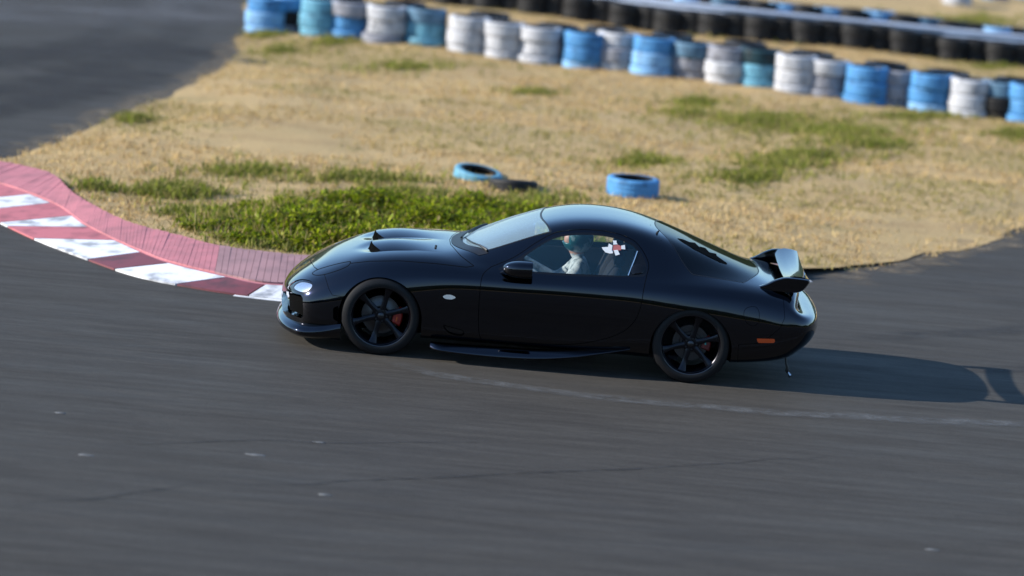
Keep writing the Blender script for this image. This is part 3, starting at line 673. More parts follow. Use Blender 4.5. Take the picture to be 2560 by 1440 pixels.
ST.append(st(1.40, [(0, .917), (.22, .916), (.375, .905), (.478, .872), (.576, .830), (.69, .800), (.785, .762), (.858, .692), (.884, .56), (.88, .38), (.86, .19)]))
ST.append(st(1.62, [(0, .838), (.20, .836), (.345, .826), (.46, .810), (.56, .797), (.66, .784), (.755, .752), (.832, .688), (.866, .565), (.866, .40), (.85, .20)]))
ST.append(st(1.80, [(0, .778), (.21, .778), (.36, .777), (.47, .776), (.57, .770), (.66, .758), (.745, .728), (.812, .665), (.848, .56), (.848, .42), (.825, .22)]))
TAILB = {}
ST.append([(1.93, 0, .762), (1.935, .24, .762), (1.94, .42, .760), (1.945, .54, .755), (1.95, .62, .745), (1.955, .705, .722), (1.96, .780, .665), (1.975, .815, .535), (1.985, .818, .46), (1.975, .81, .38), (1.93, .78, .24)]); TAILB[len(ST)-1] = (1.965, .804, .600)
ST.append([(1.995, 0, .760), (2.01, .25, .758), (2.025, .44, .752), (2.035, .55, .738), (2.045, .635, .708), (2.050, .690, .658), (2.048, .722, .604), (2.125, .785, .530), (2.125, .785, .45), (2.09, .77, .35), (2.00, .73, .26)]); TAILB[len(ST)-1] = (2.100, .768, .586)
ST.append([(2.02, 0, .758), (2.045, .19, .752), (2.065, .31, .728), (2.074, .39, .688), (2.080, .44, .648), (2.083, .47, .614), (2.086, .485, .588), (2.222, .53, .530), (2.226, .535, .45), (2.18, .52, .345), (2.07, .50, .26)]); TAILB[len(ST)-1] = (2.190, .515, .578)
ST.append([(2.03, 0, .757), (2.06, 0, .745), (2.078, 0, .715), (2.086, 0, .675), (2.090, 0, .640), (2.094, 0, .612), (2.098, 0, .588), (2.245, 0, .530), (2.25, 0, .45), (2.20, 0, .345), (2.09, 0, .26)]); TAILB[len(ST)-1] = (2.205, 0, .579)
for i in (-3, -2, -1):                                 # the lamp panel lies back above the bumper ledge
    ST[i] = [(x-(0, 0, 0, .012, .026, .030, .028, 0, 0, 0, 0)[k], y, z) for k, (x, y, z) in enumerate(ST[i])]
for i in range(3): ST[i] = [(x+.034-.004*i, y, z) for x, y, z in ST[i]]
for i, s in enumerate(ST):                             # one more ring, which forms the ledge of the rear bumper
    s.insert(7, TAILB.get(i) or tuple((np.array(s[6])+np.array(s[7]))/2))
for s in ST:
    x, y, z = s[11]; s.append((x, max(0, y-.13) if y > .2 else 0, z-.035)); s.append((x, 0, z-.035))
C = np.array(ST); NS, NR = C.shape[:2]
# ghost rows and columns mirror the net across the centre plane
mir = np.array([1, -1, 1.])
Cg = np.concatenate([C[:, 1:2]*mir, C, C[:, -2:-1]*mir], 1)
Cg = np.concatenate([Cg[1:2]*mir, Cg, Cg[-2:-1]*mir], 0)
def bspl(t):
    return np.stack([(1-t)**3, 3*t**3-6*t**2+4, -3*t**3+3*t**2+3*t+1, t**3], -1)/6
SU, SV = 14, 9
def basis(n, sub):
    u = np.arange((n-1)*sub+1)/sub; i = np.minimum(u.astype(int), n-2); B = np.zeros((len(u), n+2)); b = bspl(u-i)
    for k in range(4): B[np.arange(len(u)), i+k] += b[:, k]
    return u, B
uu, BU = basis(NS, SU); vv, BV = basis(NR, SV)
SURF = np.einsum('us,srk,vr->uvk', BU, Cg, BV); SURF[:, 0, 1] = 0; SURF[:, -1, 1] = 0; SURF[0, :, 1] = 0; SURF[-1, :, 1] = 0
SURF[..., 1] *= -1                                     # near side of the car
# normals
def grid_normals(Sf):
    full = Sf
    du = np.gradient(full, axis=0); dv = np.gradient(full, axis=1)
    # across the centre plane the neighbours are mirror images
    dv[:, 0] = np.array([0, 1, 0])*(Sf[:, 1]-Sf[:, 0])*np.array([0, 1, 0]) + 0
    dv[:, 0] = (Sf[:, 1]-Sf[:, 1]*mir)/2; dv[:, -1] = (Sf[:, -2]*mir-Sf[:, -2])/2
    du[0] = (Sf[1]-Sf[1]*mir)/2; du[-1] = (Sf[-2]*mir-Sf[-2])/2
    n = np.cross(du, dv); l = np.linalg.norm(n, axis=-1, keepdims=True); n = n/np.maximum(l, 1e-12)
    return n
NRM = grid_normals(SURF)
# outward check at the door
if NRM[NS//2*SU, 9*SV, 1] > 0: NRM = -NRM
nu, nv = SURF.shape[:2]; gi = np.arange(nu*nv).reshape(nu, nv)
quadA = np.stack([gi[:-1, :-1], gi[1:, :-1], gi[1:, 1:]], -1).reshape(-1, 3); quadB = np.stack([gi[:-1, :-1], gi[1:, 1:], gi[:-1, 1:]], -1).reshape(-1, 3)
BT = np.concatenate([quadA, quadB])
a = SURF.reshape(-1, 3)[BT]; cr = np.cross(a[:, 1]-a[:, 0], a[:, 2]-a[:, 0]); good = np.linalg.norm(cr, axis=1) > 1e-10; BT = BT[good]
if (cr[good]*NRM.reshape(-1, 3)[BT[:, 0]]).sum(1).mean() < 0: BT = BT[:, ::-1]
UV = np.stack(np.meshgrid(uu, vv, indexing='ij'), -1).reshape(-1, 2)
class Piece:
    def __init__(s, V, N, UV, T): s.V, s.N, s.UV, s.T = V, N, UV, T
    def split(s, f):
        V, (N, U), Ti, To = clip_tris(s.V, s.T, f, (s.N, s.UV))
        out = []
        for t in (Ti, To):
            if len(t): v, t2, (n, u) = compact(V, t, (N, U))
            else: v, t2, n, u = V[:0], t, N[:0], U[:0]
            out.append(Piece(v, n/np.maximum(np.linalg.norm(n, axis=1, keepdims=True), 1e-9) if len(n) else n, u, t2))
        return out
    def px(s): return proj(s.V)
    def merge(s, o):
        return Piece(np.concatenate([s.V, o.V]), np.concatenate([s.N, o.N]), np.concatenate([s.UV, o.UV]), np.concatenate([s.T, o.T+len(s.V)]))
body = Piece(SURF.reshape(-1, 3), NRM.reshape(-1, 3), UV, BT)
FULL = body
body_bvh = BVHTree.FromPolygons([tuple(v) for v in body.V], [tuple(t) for t in body.T])
def side_y(x, z):
    h = body_bvh.ray_cast(Vector((x, -3, z)), Vector((0, 1, 0))); return h[0].y if h[0] else None
def top_z(x, y):
    h = body_bvh.ray_cast(Vector((x, y, 3)), Vector((0, 0, -1))); return (h[0].z, h[1]) if h[0] else (None, None)
def emit(name, p, m, parent=car, both=True, normals=True, off=0.0, sides='joined', local=None):
    """mirror a piece to the far side: one joined part, or one part a side"""
    if not len(p.T): print('empty piece', name); return []
    V = p.V + p.N*off; N = p.N
    Vm, Nm, Tm = V*mir, N*mir, p.T[:, ::-1]
    res = []
    if sides == 'joined':
        mi = np.arange(len(V))+len(V); on = np.abs(V[:, 1]) < 2e-5; mi[on] = np.arange(len(V))[on]
        Va, Ta, (Na,) = compact(np.concatenate([V, Vm]), np.concatenate([p.T, mi[Tm]]), (np.concatenate([N, Nm]),))
        res.append(add(name, Va, Ta, m, parent, True, Na))
    else:
        par = parent if isinstance(parent, (list, tuple)) else (parent, parent)
        res.append(add(name, V, p.T, m, par[0], True, N)); res.append(add(name, Vm, Tm, m, par[1], True, Nm))
    return res
gaps = None
def cut(p, f, g=.0):
    """-> inside, outside; the strip |f|<g becomes a recessed panel gap"""
    global gaps
    if g:
        i, r = p.split(f+g)
        # recompute f for the remainder by the same rule is left to the caller: use fun
    return p.split(f)
def cutpx(p, poly, g=.85, vr=None, gap=True, smooth=True, n=6):
    """cut along an outline given in photograph pixels, as it falls on the near side of this body"""
    global gaps
    poly = crom(poly, n, True) if smooth else np.array(poly, float)
    def fld(q):
        f = sdist(q.px(), poly)
        face = ((CAM-q.V)*q.N).sum(1) > -.3
        f = np.where(face, f, 60.)
        if vr is not None: f = np.maximum(f, np.maximum(vr[0]-q.UV[:, 1], q.UV[:, 1]-vr[1])*40)
        return f
    if gap:
        i, r = p.split(fld(p)+g)
        s, o = r.split(fld(r)-g)
        gaps = s if gaps is None else gaps.merge(s)
        return i, o
    return p.split(fld(p))

# wheel arches
WF, WR = -1.2125, 1.2125
ARCH = {WF: (.292, .326), WR: (.275, .318)}
for xc in (WF, WR):
    zc, r = ARCH[xc]
    f = np.hypot(body.V[:, 0]-xc, body.V[:, 2]-zc)-r
    f = np.where(body.UV[:, 1] < 5.8, np.maximum(f, .2), f)
    _, body = body.split(f)
    # below the arch centre the opening runs straight down
    f = np.maximum(np.abs(body.V[:, 0]-xc)-r, body.V[:, 2]-zc); f = np.where(body.UV[:, 1] < 5.8, .3, f)
    _, body = body.split(f)
# glass
glass_px = [(1310, 643), (1349, 616), (1390, 595), (1435, 588), (1484, 588), (1529, 594), (1560, 604), (1581, 615), (1593, 628), (1570, 690), (1440, 685), (1338, 679), (1306, 676)]
outer_px = crom([(1246, 672), (1290, 648), (1345, 613), (1388, 590), (1435, 582), (1484, 582), (1531, 588), (1564, 598), (1588, 612), (1606, 638), (1616, 664), (1614, 686), (1590, 692), (1440, 691), (1330, 683), (1270, 678)], 6, True)
gp = np.concatenate([crom(glass_px[:9], 6), np.array(glass_px[9:])])
side_glass, body = cutpx(body, gp, vr=(2.5, 6), gap=False, smooth=False)
surround, body = cutpx(body, outer_px, vr=(2.5, 6.2), gap=False, smooth=False)
# windscreen and hatch glass by place on the car
def xb(y): return -.645 + .30*(np.abs(y)/.66)**2.4
def xt(y): return -.035 + .085*(np.abs(y)/.55)**2
def f_ws(p): return np.maximum.reduce([xb(p.V[:, 1])-p.V[:, 0], p.V[:, 0]-xt(p.V[:, 1]), (p.UV[:, 1]-2.62)*.2, .70-p.V[:, 2]])
screen, body = body.split(f_ws(body)+.006); seal, body = body.split(f_ws(body)-.010)
def f_h(p):
    y = np.abs(p.V[:, 1]); return np.maximum.reduce([.885+.16*(y/.5)**2.2-p.V[:, 0], p.V[:, 0]-1.735+.10*(y/.5)**2, (p.UV[:, 1]-4.55)*.12, .70-p.V[:, 2]])
hatch, body = body.split(f_h(body)); hseal, body = body.split(f_h(body)-.009)
# roof seam ahead of the hatch
def f_rs(p): return np.maximum(np.abs(p.V[:, 0]-(.835+.10*(np.abs(p.V[:, 1])/.5)**2.0))-.0025, (p.UV[:, 1]-3.55)*.2)
rs, body = body.split(f_rs(body)); gaps = rs
# door
door_px = np.concatenate([crom([(1228, 667), (1206, 690), (1199, 740), (1196, 800), (1199, 838), (1215, 851), (1300, 857), (1420, 861), (1500, 850), (1556, 830), (1588, 800), (1602, 765), (1609, 725), (1617, 688)], 6),
                          crom([(1617, 688), (1622, 662), (1610, 632), (1590, 606), (1565, 592), (1530, 581), (1484, 575), (1435, 575), (1385, 583), (1340, 607), (1285, 643), (1228, 667)], 6)[1:-1]])
door, body = cutpx(body, door_px, vr=(2.4, 12), smooth=False)
# headlamp lid, hood
lid, body = cutpx(body, [(781, 683), (797, 673), (838, 661), (872, 654), (876, 657), (868, 666), (845, 676), (812, 686), (790, 688)], vr=(0, 8))
hood, body = cutpx(body, [(766, 640), (776, 652), (786, 668), (800, 678), (840, 668), (870, 659), (925, 653), (1000, 652), (1090, 659), (1165, 668), (1185, 665), (1152, 640), (1126, 610), (1118, 560), (960, 530), (800, 560), (740, 610)], vr=(-1, 7), smooth=False)
# front lamp, mouth, side marker, vents, rear lamp
lamp, body = cutpx(body, [(732, 718), (738, 708), (752, 702), (770, 705), (779, 711), (775, 721), (762, 729), (746, 727)], vr=(0, 11), gap=False)
lampbez, body = cutpx(body, [(719, 720), (732, 705), (752, 698), (774, 701), (783, 711), (778, 725), (762, 735), (738, 729)], vr=(0, 11), gap=False)
mouth, body = cutpx(body, [(690, 727), (716, 728), (752, 737), (757, 745), (758, 790), (752, 796), (720, 781), (690, 772)], vr=(3, 13), gap=False, smooth=False)
duct, body = cutpx(body, [(833, 770), (846, 764), (850, 800), (842, 803), (833, 797)], vr=(4, 13), gap=False, smooth=False)
marker, body = cutpx(body, [(1107, 741), (1115, 737), (1126, 737), (1137, 741), (1139, 744), (1131, 748), (1119, 748), (1110, 745)], gap=False)
amber, body = cutpx(body, [(1892, 846), (1937, 847), (1939, 851), (1934, 857), (1896, 857), (1892, 852)], gap=False, smooth=False)
vent, body = cutpx(body, [(1108, 813), (1120, 816), (1150, 824), (1160, 831), (1156, 838), (1140, 838), (1120, 830)], gap=True)
flap, body = cutpx(body, [(1862, 775), (1875, 767), (1890, 768), (1898, 782), (1896, 805), (1884, 815), (1868, 808), (1860, 792)], g=.5)
def f_tail(p): return np.maximum.reduce([p.UV[:, 0]*-1+22.55, (2.35-p.UV[:, 1])*.4, (p.UV[:, 1]-5.75)*.4, .11+p.V[:, 1]*1])
tail_lamp, body = body.split(f_tail(body))
# bumpers
fb, body = cutpx(body, np.array([(600, 560), (770, 640), (776, 652), (786, 668), (800, 680), (811, 686), (822, 722), (831, 738), (864, 743), (864, 1000), (600, 1000)], float), vr=(-1, 13), smooth=False, g=.6)
rb, body = cutpx(body, np.array([(1958, 742), (2100, 700), (2100, 1000), (1840, 1000), (1846, 862), (1905, 858), (1950, 820), (1962, 795)], float), vr=(5, 13), smooth=False, g=.5)
# humps with forward openings on the hood
def hump(p):
    y = -p.V[:, 1]; x = p.V[:, 0]
    xm = -1.375 + 1.1*np.abs(y-.26)**1.8
    sy = np.clip(1-((y-.26)/.25)**2, 0, 1)**.9
    front = (x > xm+.014).astype(float); rear = np.clip((-.74-x)/.50, 0, 1); rear = rear*rear*(3-2*rear)
    lead = np.exp(-np.clip(xm-x, 0, None)**2/(2*.05**2))*(x <= xm+.014)
    return xm, sy, front*rear*sy*.035 - .014*lead*sy
def f_m0(p): xm, sy, h = hump(p); return np.maximum(np.maximum(xm-p.V[:, 0], p.V[:, 0]-xm-.028), (.05-sy)*.2)
scoop, hood = hood.split(f_m0(hood))
def largest(p):
    lab = np.arange(len(p.V))
    while True:
        m = lab[p.T].min(1); new = lab.copy()
        for k in range(3): np.minimum.at(new, p.T[:, k], m)
        if (new == lab).all(): break
        lab = new
    tl = lab[p.T[:, 0]]; best = np.bincount(tl).argmax(); v, t, (n, u) = compact(p.V, p.T[tl == best], (p.N, p.UV))
    return Piece(v, n, u, t)
scoop = largest(scoop)
for p in (scoop, hood):
    h = hump(p)[2]; e = .004
    p0 = p.V.copy(); p.V = p.V.copy(); p.V[:, 2] += h
    g = []
    for ax in (0, 1):
        q = Piece(p0.copy(), p.N, p.UV, p.T); q.V[:, ax] += e; g.append((hump(q)[2]-h)/e)
    N = p.N.copy(); big = (np.hypot(*g) < 1.2) | (p is scoop)
    N[:, 0] -= np.where(big, g[0], 0)*N[:, 2]; N[:, 1] -= np.where(big, g[1], 0)*N[:, 2]; p.N = N/np.linalg.norm(N, axis=1, keepdims=True)

emit('body_shell', body, M['paint'])
ho = emit('hood', hood, M['paint'])[0]; emit('scoop_opening', scoop, M['gap'], ho, sides=2)
emit('front_bumper', fb, M['paint']); emit('rear_bumper', rb, M['paint'])
doors = emit('door', door, M['paint'], sides=2)
emit('window_surround', surround, M['gloss'], doors, sides=2)
emit('side_window', side_glass, M['glass'], doors, sides=2)
emit('windscreen', screen, M['wglass']); emit('windscreen_seal', seal, M['trim'], off=.001)
emit('hatch_window', hatch, M['hglass']); emit('hatch_seal', hseal, M['trim'], off=.001)
emit('headlamp_cover', lid, M['paint'], sides=2)
for o in emit('panel_gaps', gaps, M['gap'], off=-.0004): o['kind'] = 'stuff'
fl = emit('front_lamp', lampbez, M['gloss'], sides=2, off=-.006)
emit('reflector', lamp, M['lamp_in'], fl, sides=2, off=-.012); emit('lens', lamp, M['lamp_glass'], fl, sides=2, off=.003)
emit('grille_opening', mouth, M['gap'], sides=2, off=-.06); emit('brake_duct', duct, M['gap'], sides=2, off=-.03)
emit('side_marker', marker, M['white_lens'], sides=2, off=.003); emit('rear_side_marker', amber, M['amber'], sides=2, off=.004)
emit('fender_vent', vent, M['gloss'], sides=2, off=-.012); emit('fuel_flap', flap, M['paint'], sides=2)
emit('tail_lamp', tail_lamp, M['tail'], sides=2, off=-.004)
V = []; 
def from_grid(rows, closed=False):
    n = len(rows); k = len(rows[0]); V = np.array(rows, float).reshape(-1, 3); F = []
    for i in range(n-1):
        for j in range(k if closed else k-1):
            F.append((i*k+j, i*k+(j+1) % k, (i+1)*k+(j+1) % k, (i+1)*k+j))
    return V, F
# mouth bars and arch returns
mb = MB()
for z, y1 in ((.285, .40), (.20, .43)):
    mb.tube([(-1.985+.06*(y/.42)**2*1.2, y, z) for y in np.linspace(-y1, y1, 17)], .007, 6)
mb.build('grille_bar', M['gloss'], car, True)
for xc in (WF, WR):
    zc, r = ARCH[xc]
    for sgn in (-1, 1):
        rows = []
        for th in np.linspace(-.08, math.pi+.08, 40):
            x = xc+(r+.002)*math.cos(th); z = zc+(r+.002)*math.sin(th); y = side_y(x, z)
            if y is None: continue
            y = -y*sgn*-1 if False else y
            rows.append([(x, y*(-sgn)*-1*1 if False else (y if sgn < 0 else -y), z), (x, (y+.045) if sgn < 0 else -(y+.045), z), (xc+(r+.03)*math.cos(th), (-.74 if sgn < 0 else .74), zc+(r+.03)*math.sin(th)), (xc+(r+.03)*math.cos(th), (-.40 if sgn < 0 else .40), zc+(r+.03)*math.sin(th))])
        V, F = from_grid(rows); F = [f if sgn < 0 else f[::-1] for f in F]
        add('wheel_arch', V, F, M['trim'], car)
        # inner wall of the wheel housing
        n = 24; V = [(xc+(r+.03)*math.cos(t), -.41 if sgn < 0 else .41, zc+(r+.03)*math.sin(t)) for t in np.linspace(0, math.pi, n)]
        V += [(xc-r-.03, V[0][1], .12), (xc+r+.03, V[0][1], .12)]
        add('wheel_housing', V, [tuple(range(len(V)))], M['gap'], car)

# ------------------------------------------------------------------ lip, skirts, rear valance
def lip():
    rows = []; n = 60
    tr = crom([(-1.51, .845), (-1.60, .835), (-1.72, .818), (-1.84, .765), (-1.935, .62), (-1.998, .42), (-2.030, .2), (-2.037, 0)], 8)
    full = np.concatenate([tr, (tr*np.array([1, -1]))[::-1][1:]]); full[:, 1] *= -1
    tn = np.gradient(full, axis=0); tn /= np.linalg.norm(tn, axis=1)[:, None]; nn = np.stack([-tn[:, 1], tn[:, 0]], 1)
    cen = np.array([-1.2, 0]); sgn = np.sign(((full-cen)*nn).sum(1)).mean(); nn *= sgn
    for p, n_ in zip(full, nn):
        t = min(1, max(0, (-1.52-p[0])/.30)); o = .008+.026*t; zt = .150+.055*(1-t)**1.6; drop = .02*(1-t)
        sec = [(-.05, zt+.035), (-.012, zt+.022), (o*.55, zt+.006), (o, zt-.012), (o+.004, zt-.028), (o-.002, zt-.045), (o*.4-.01, zt-.068-drop), (-.05, .085)]
        rows.append([(p[0]+n_[0]*a, p[1]+n_[1]*a, z) for a, z in sec])
    V, F = from_grid(rows)
    b = MB(); b.add(V, F); return b.build('front_lip', M['paint'], car, 'all')
lip()
def skirt(sg):
    top = crom([pix(*q, 1, -.852) for q in ((1074, 857), (1150, 864), (1255, 871), (1340, 876), (1420, 877), (1500, 876), (1575, 874))], 8)
    bot = crom([pix(*q, 1, -.905) for q in ((1076, 872), (1150, 883), (1240, 892), (1340, 897), (1420, 894), (1500, 886), (1575, 876.5))], 8)
    rows = []; n = len(top)
    for i, (a, b) in enumerate(zip(top, bot)):
        e = min(1, i/3+.1)*min(1, (n-1-i)/14+.05)
        ya, yb = .848, .854+.058*e; x = (a[0]+b[0])/2; za, zb = a[2], b[2]; d = za-zb
        sec = [(ya-.03, za+.004), (ya+.002, za+.001), (ya+(yb-ya)*.35, za-d*.16), (ya+(yb-ya)*.75, za-d*.62), (yb, zb+.004), (yb-.004, zb-.006), (yb-.03, zb-.008), (ya-.06, zb+.0)]
        rows.append([(x, sg*y, z) for y, z in sec])
    V, F = from_grid(rows); F = [f if sg > 0 else f[::-1] for f in F]
    MB().add(V, F).build('side_skirt', M['paint'], car, 'all')
skirt(-1); skirt(1)

# ------------------------------------------------------------------ rear wing
def wing():
    w = empty('rear_wing', car, (1.98, 0, .77)); O = np.array([1.98, 0, .77])
    for sg in (-1, 1):
        # end plate: side outline with thickness, leaning slightly inwards
        out = crom([(1.700, .768), (1.76, .800), (1.83, .842), (1.90, .868), (1.98, .872), (2.075, .868), (2.095, .858), (2.088, .83), (2.062, .79), (2.045, .772), (2.02, .760), (1.98, .752), (1.86, .752), (1.76, .752)], 5, True)
        n = len(out); V = []; cx, cz = out.mean(0)
        layers = [(-.030, .93), (-.018, 1.0), (.014, 1.0), (.028, .93)]
        for d, s in layers:
            for x, z in out:
                yy = .635 - .10*max(0, (1.86-x))*1.0 + (z-.80)*.10
                V.append((cx+(x-cx)*s, sg*(yy+d), cz+(z-cz)*s))
        F = [tuple(range(n)), tuple(3*n+i for i in range(n))[::-1]]
        for l in range(3): F += [(l*n+i, (l+1)*n+i, (l+1)*n+(i+1) % n, l*n+(i+1) % n) for i in range(n)]
        b = MB(); b.add(np.array(V)-O, F); b.build('end_plate', M['paint'], w, True)
    rows = []
    for y in np.linspace(-.63, .63, 41):
        t = abs(y)/.63; dz = -.024*(1-t**2); dx = .0+.03*t**2
        sec = [(1.905, .857), (1.93, .876), (1.98, .888), (2.04, .886), (2.09, .874), (2.094, .870), (2.04, .868), (1.98, .864), (1.93, .858)]
        rows.append([(x-dx*.0+.0, y, z-.006+dz) for x, z in sec])
    V, F = from_grid(rows, True); k = 9
    F += [tuple(range(k)), tuple((40*k+i) for i in range(k))[::-1]]
    b = MB(); b.add(V-O, F); b.build('blade', M['paint'], w, True)
wing()

# ------------------------------------------------------------------ mirrors, wipers, small fittings
def blob(path, rad, seg=20):
    """loft of superelliptic sections; path of (center, axes dict)"""
    pass
def mirror(sg):
    m = empty('door_mirror', car, (-.24, sg*.80, .74)); O = np.array([-.24, sg*.80, .74])
    c = np.array([-.175, .885, .795]); V = []; F = []; nu_, nv_ = 18, 24
    for i in range(nu_+1):
        t = i/nu_; x = -.125+.235*t                       # front (rounded) to back (flat glass face)
        s = (1-(1-min(t/.72, 1))**2.3)**.5 if t < .999 else .97
        s = max(s, .02)
        for j in range(nv_):
            a = 2*math.pi*j/nv_; ca, sa = math.cos(a), math.sin(a); e = .72
            yy = math.copysign(abs(ca)**e, ca)*.098*s; zz = math.copysign(abs(sa)**e, sa)*.066*s
            V.append((c[0]+x, sg*(c[1]+yy), c[2]+zz-.01*(1-t)))
    for i in range(nu_):
        for j in range(nv_): F.append((i*nv_+j, i*nv_+(j+1) % nv_, (i+1)*nv_+(j+1) % nv_, (i+1)*nv_+j))
    F += [tuple(range(nv_))[::-1]]
    b = MB(); b.add(np.array(V)-O, F); b.build('housing', M['paint'], m, 'all')
    e = nu_*nv_; b = MB(); b.add(np.array(V[e:e+nv_])-O+np.array([-.006, 0, 0]), [tuple(range(nv_))]); b.build('mirror_glass', M['chrome'], m)
    # pedestal reaching down to the door skin
    rows = []
    for t in np.linspace(0, 1, 8):
        p = np.array([-.265, .765, .728])*(1-t)+np.array([-.215, .865, .765])*t; rx = .05-.005*t; rz = .018+.020*t
        rows.append([(p[0]+rx*math.cos(a), sg*p[1], p[2]+rz*math.sin(a)) for a in np.linspace(0, 2*math.pi, 14, endpoint=False)])
    V, F = from_grid(rows, True); b = MB(); b.add(V-O, F); b.build('pedestal', M['paint'], m, 'all')
mirror(-1); mirror(1)
def wiper(y0, y1, x0):
    pts = []
    for t in np.linspace(0, 1, 12):
        y = y0+(y1-y0)*t; x = xb(np.array(y))+x0+.04*math.sin(t*2)
        z, n = top_z(float(x), -abs(y) if y < 0 else -y); pts.append((float(x), y, z+.012+.006*math.sin(math.pi*t)))
    w = empty('wiper', car, pts[0]); O = Vector(pts[0])
    MB().tube([Vector(p)-O for p in pts], [.009]*3+[.006]*9, 6).build('wiper_arm', M['trim'], w, True)
    MB().tube([Vector(p)-O+Vector((.012, 0, -.006)) for p in pts[4:]], .005, 6).build('wiper_blade', M['trim'], w, True)
wiper(-.58, -.08, -.005); wiper(.0, .50, -.005)
# cowl: dark louvred strip at the foot of the windscreen
cw = []
for y in np.linspace(-.60, .60, 41):
    x = float(xb(np.array(y))); r = []
    for d in (-.085, -.055, -.02, -.009):
        z, n = top_z(x+d, -abs(y)); r.append((x+d, y, z+.003))
    cw.append(r)
V, F = from_grid(cw); add('cowl', V, F, M['trim'], car)
for y in (-.33, -.40):
    z, n = top_z(-.84, y); MB().tube([(-.84, y, z), (-.835, y, z+.012)], [.011, .007], 8).build('washer_nozzle', M['trim'], car, True)
z, n = top_z(.90, -.36)
MB().tube([(.885, -.36, z-.003), (.892, -.36, z+.012), (.905, -.36, z+.03)], [.012, .009, .004], 8).build('roof_aerial', M['trim'], car, True)
# door handle recess at the rear edge of the window surround, light strip on the glass edge
for sg in (-1, 1):
    pts = crom([(1580, 668), (1590, 661), (1606, 663), (1611, 672), (1608, 682), (1592, 686), (1579, 684)], 5, True)
    V = []
    for q in pts:
        d = CF + CR*(q[0]-1280)/FPX - CU*(q[1]-720)/FPX; h = body_bvh.ray_cast(Vector(CAM), Vector(d))
        p = h[0]+h[1]*.004 if h[0] else Vector(pix(*q, 1, -.74)); V.append((p.x, p.y if sg < 0 else -p.y, p.z))
    n = len(V); cen = np.mean(V, 0); W = [tuple(cen+(np.array(v)-cen)*.8+np.array([0, (.012 if sg < 0 else -.012)*-1*-1 if False else (-.006 if sg < 0 else .006), 0])) for v in V]
    MB().add(V+W, [(i, (i+1) % n, n+(i+1) % n, n+i) for i in range(n)]+[tuple(range(n, 2*n))]).build('door_handle', M['gloss'], doors[0 if sg < 0 else 1], True)
    def hitpx(q, o):
        d = CF + CR*(q[0]-1280)/FPX - CU*(q[1]-720)/FPX; h = body_bvh.ray_cast(Vector(CAM), Vector(d)); p = h[0]+h[1]*o
        return Vector((p.x, p.y if sg < 0 else -p.y, p.z))
    MB().tube([hitpx((1593, 628), .002), hitpx((1586, 648), .002), hitpx((1578, 668), .002), hitpx((1570, 689), .002)], .004, 6).build('glass_edge_strip', M['chrome'], doors[0 if sg < 0 else 1], True)
# pieces of tape and paper stuck on the near window
def decal(name, poly, m, off=.004):
    V = [];
    for q in poly:
        d = CF + CR*(q[0]-1280)/FPX - CU*(q[1]-720)/FPX; h = body_bvh.ray_cast(Vector(CAM), Vector(d)); p = h[0]+h[1]*off; V.append(tuple(p))
    n = len(V); W = [tuple(Vector(v)+Vector((0, .0012, 0))) for v in V]
    return V+W, [tuple(range(n)), tuple(range(n, 2*n))[::-1]]+[(i, i+n, (i+1) % n+n, (i+1) % n) for i in range(n)]
Z6 = lambda pts: [(1240+a/6.4, 560+b/6.4) for a, b in pts]
V, F = decal('p', Z6([(1870, 345), (1945, 330), (2005, 360), (2000, 420), (1925, 432), (1855, 425)]), M['redpaper'])
add('paper_sign', V, F, M['redpaper'], doors[0], smooth=False)
for pl in ([(1865, 270), (1930, 272), (1925, 300), (1945, 330), (1872, 335), (1876, 305)], [(2003, 350), (2060, 340), (2066, 412), (2003, 405)], [(1880, 425), (1945, 418), (1980, 490), (1912, 510)], [(1805, 318), (1862, 348), (1850, 440), (1785, 385)]):
    V, F = decal('p', Z6(pl), M['tape'], .006); add('tape_strip', V, F, M['tape'], doors[0], smooth=False)
V, F = decal('p', Z6([(1690, 375), (1785, 370), (1830, 400), (1870, 430), (1870, 470), (1820, 475), (1750, 455), (1710, 410)]), M['tape'], .003)
add('paper_disc', V, F, M['tape'], doors[0], smooth=False)
# dark decal on the hatch glass
Zc = lambda pts: [(1560+a/3, 500+b/3) for a, b in pts]
for pl in ([(398, 288), (440, 296), (520, 330), (600, 372), (700, 425), (772, 475), (770, 484), (720, 468), (620, 420), (520, 368), (440, 318)], [(480, 316), (530, 322), (560, 350), (530, 362)], [(565, 350), (610, 362), (640, 395), (690, 405), (700, 440), (630, 420)]):
    V, F = decal('p', Zc(pl), M['gap'], .003); add('hatch_decal', V, F, M['gap'], car, smooth=False)
# tow hook hanging under the rear bumper
tw = empty('tow_strap', car, tuple(pix(1966, 905, 1, -.55))); O = Vector(pix(1966, 905, 1, -.55))
MB().tube([Vector(pix(*q, 1, -.55))-O for q in ((1963, 882), (1965, 908), (1968, 918), (1967, 928), (1970, 933))], [.008, .008, .011, .014, .008], 8).build('strap', M['trim'], tw, True)
MB().tube([Vector(pix(*q, 1, -.55))-O for q in ((1971, 930), (1974, 938), (1973, 944))], [.006, .014, .006], 8).build('metal_tag', M['chrome'], tw, True)

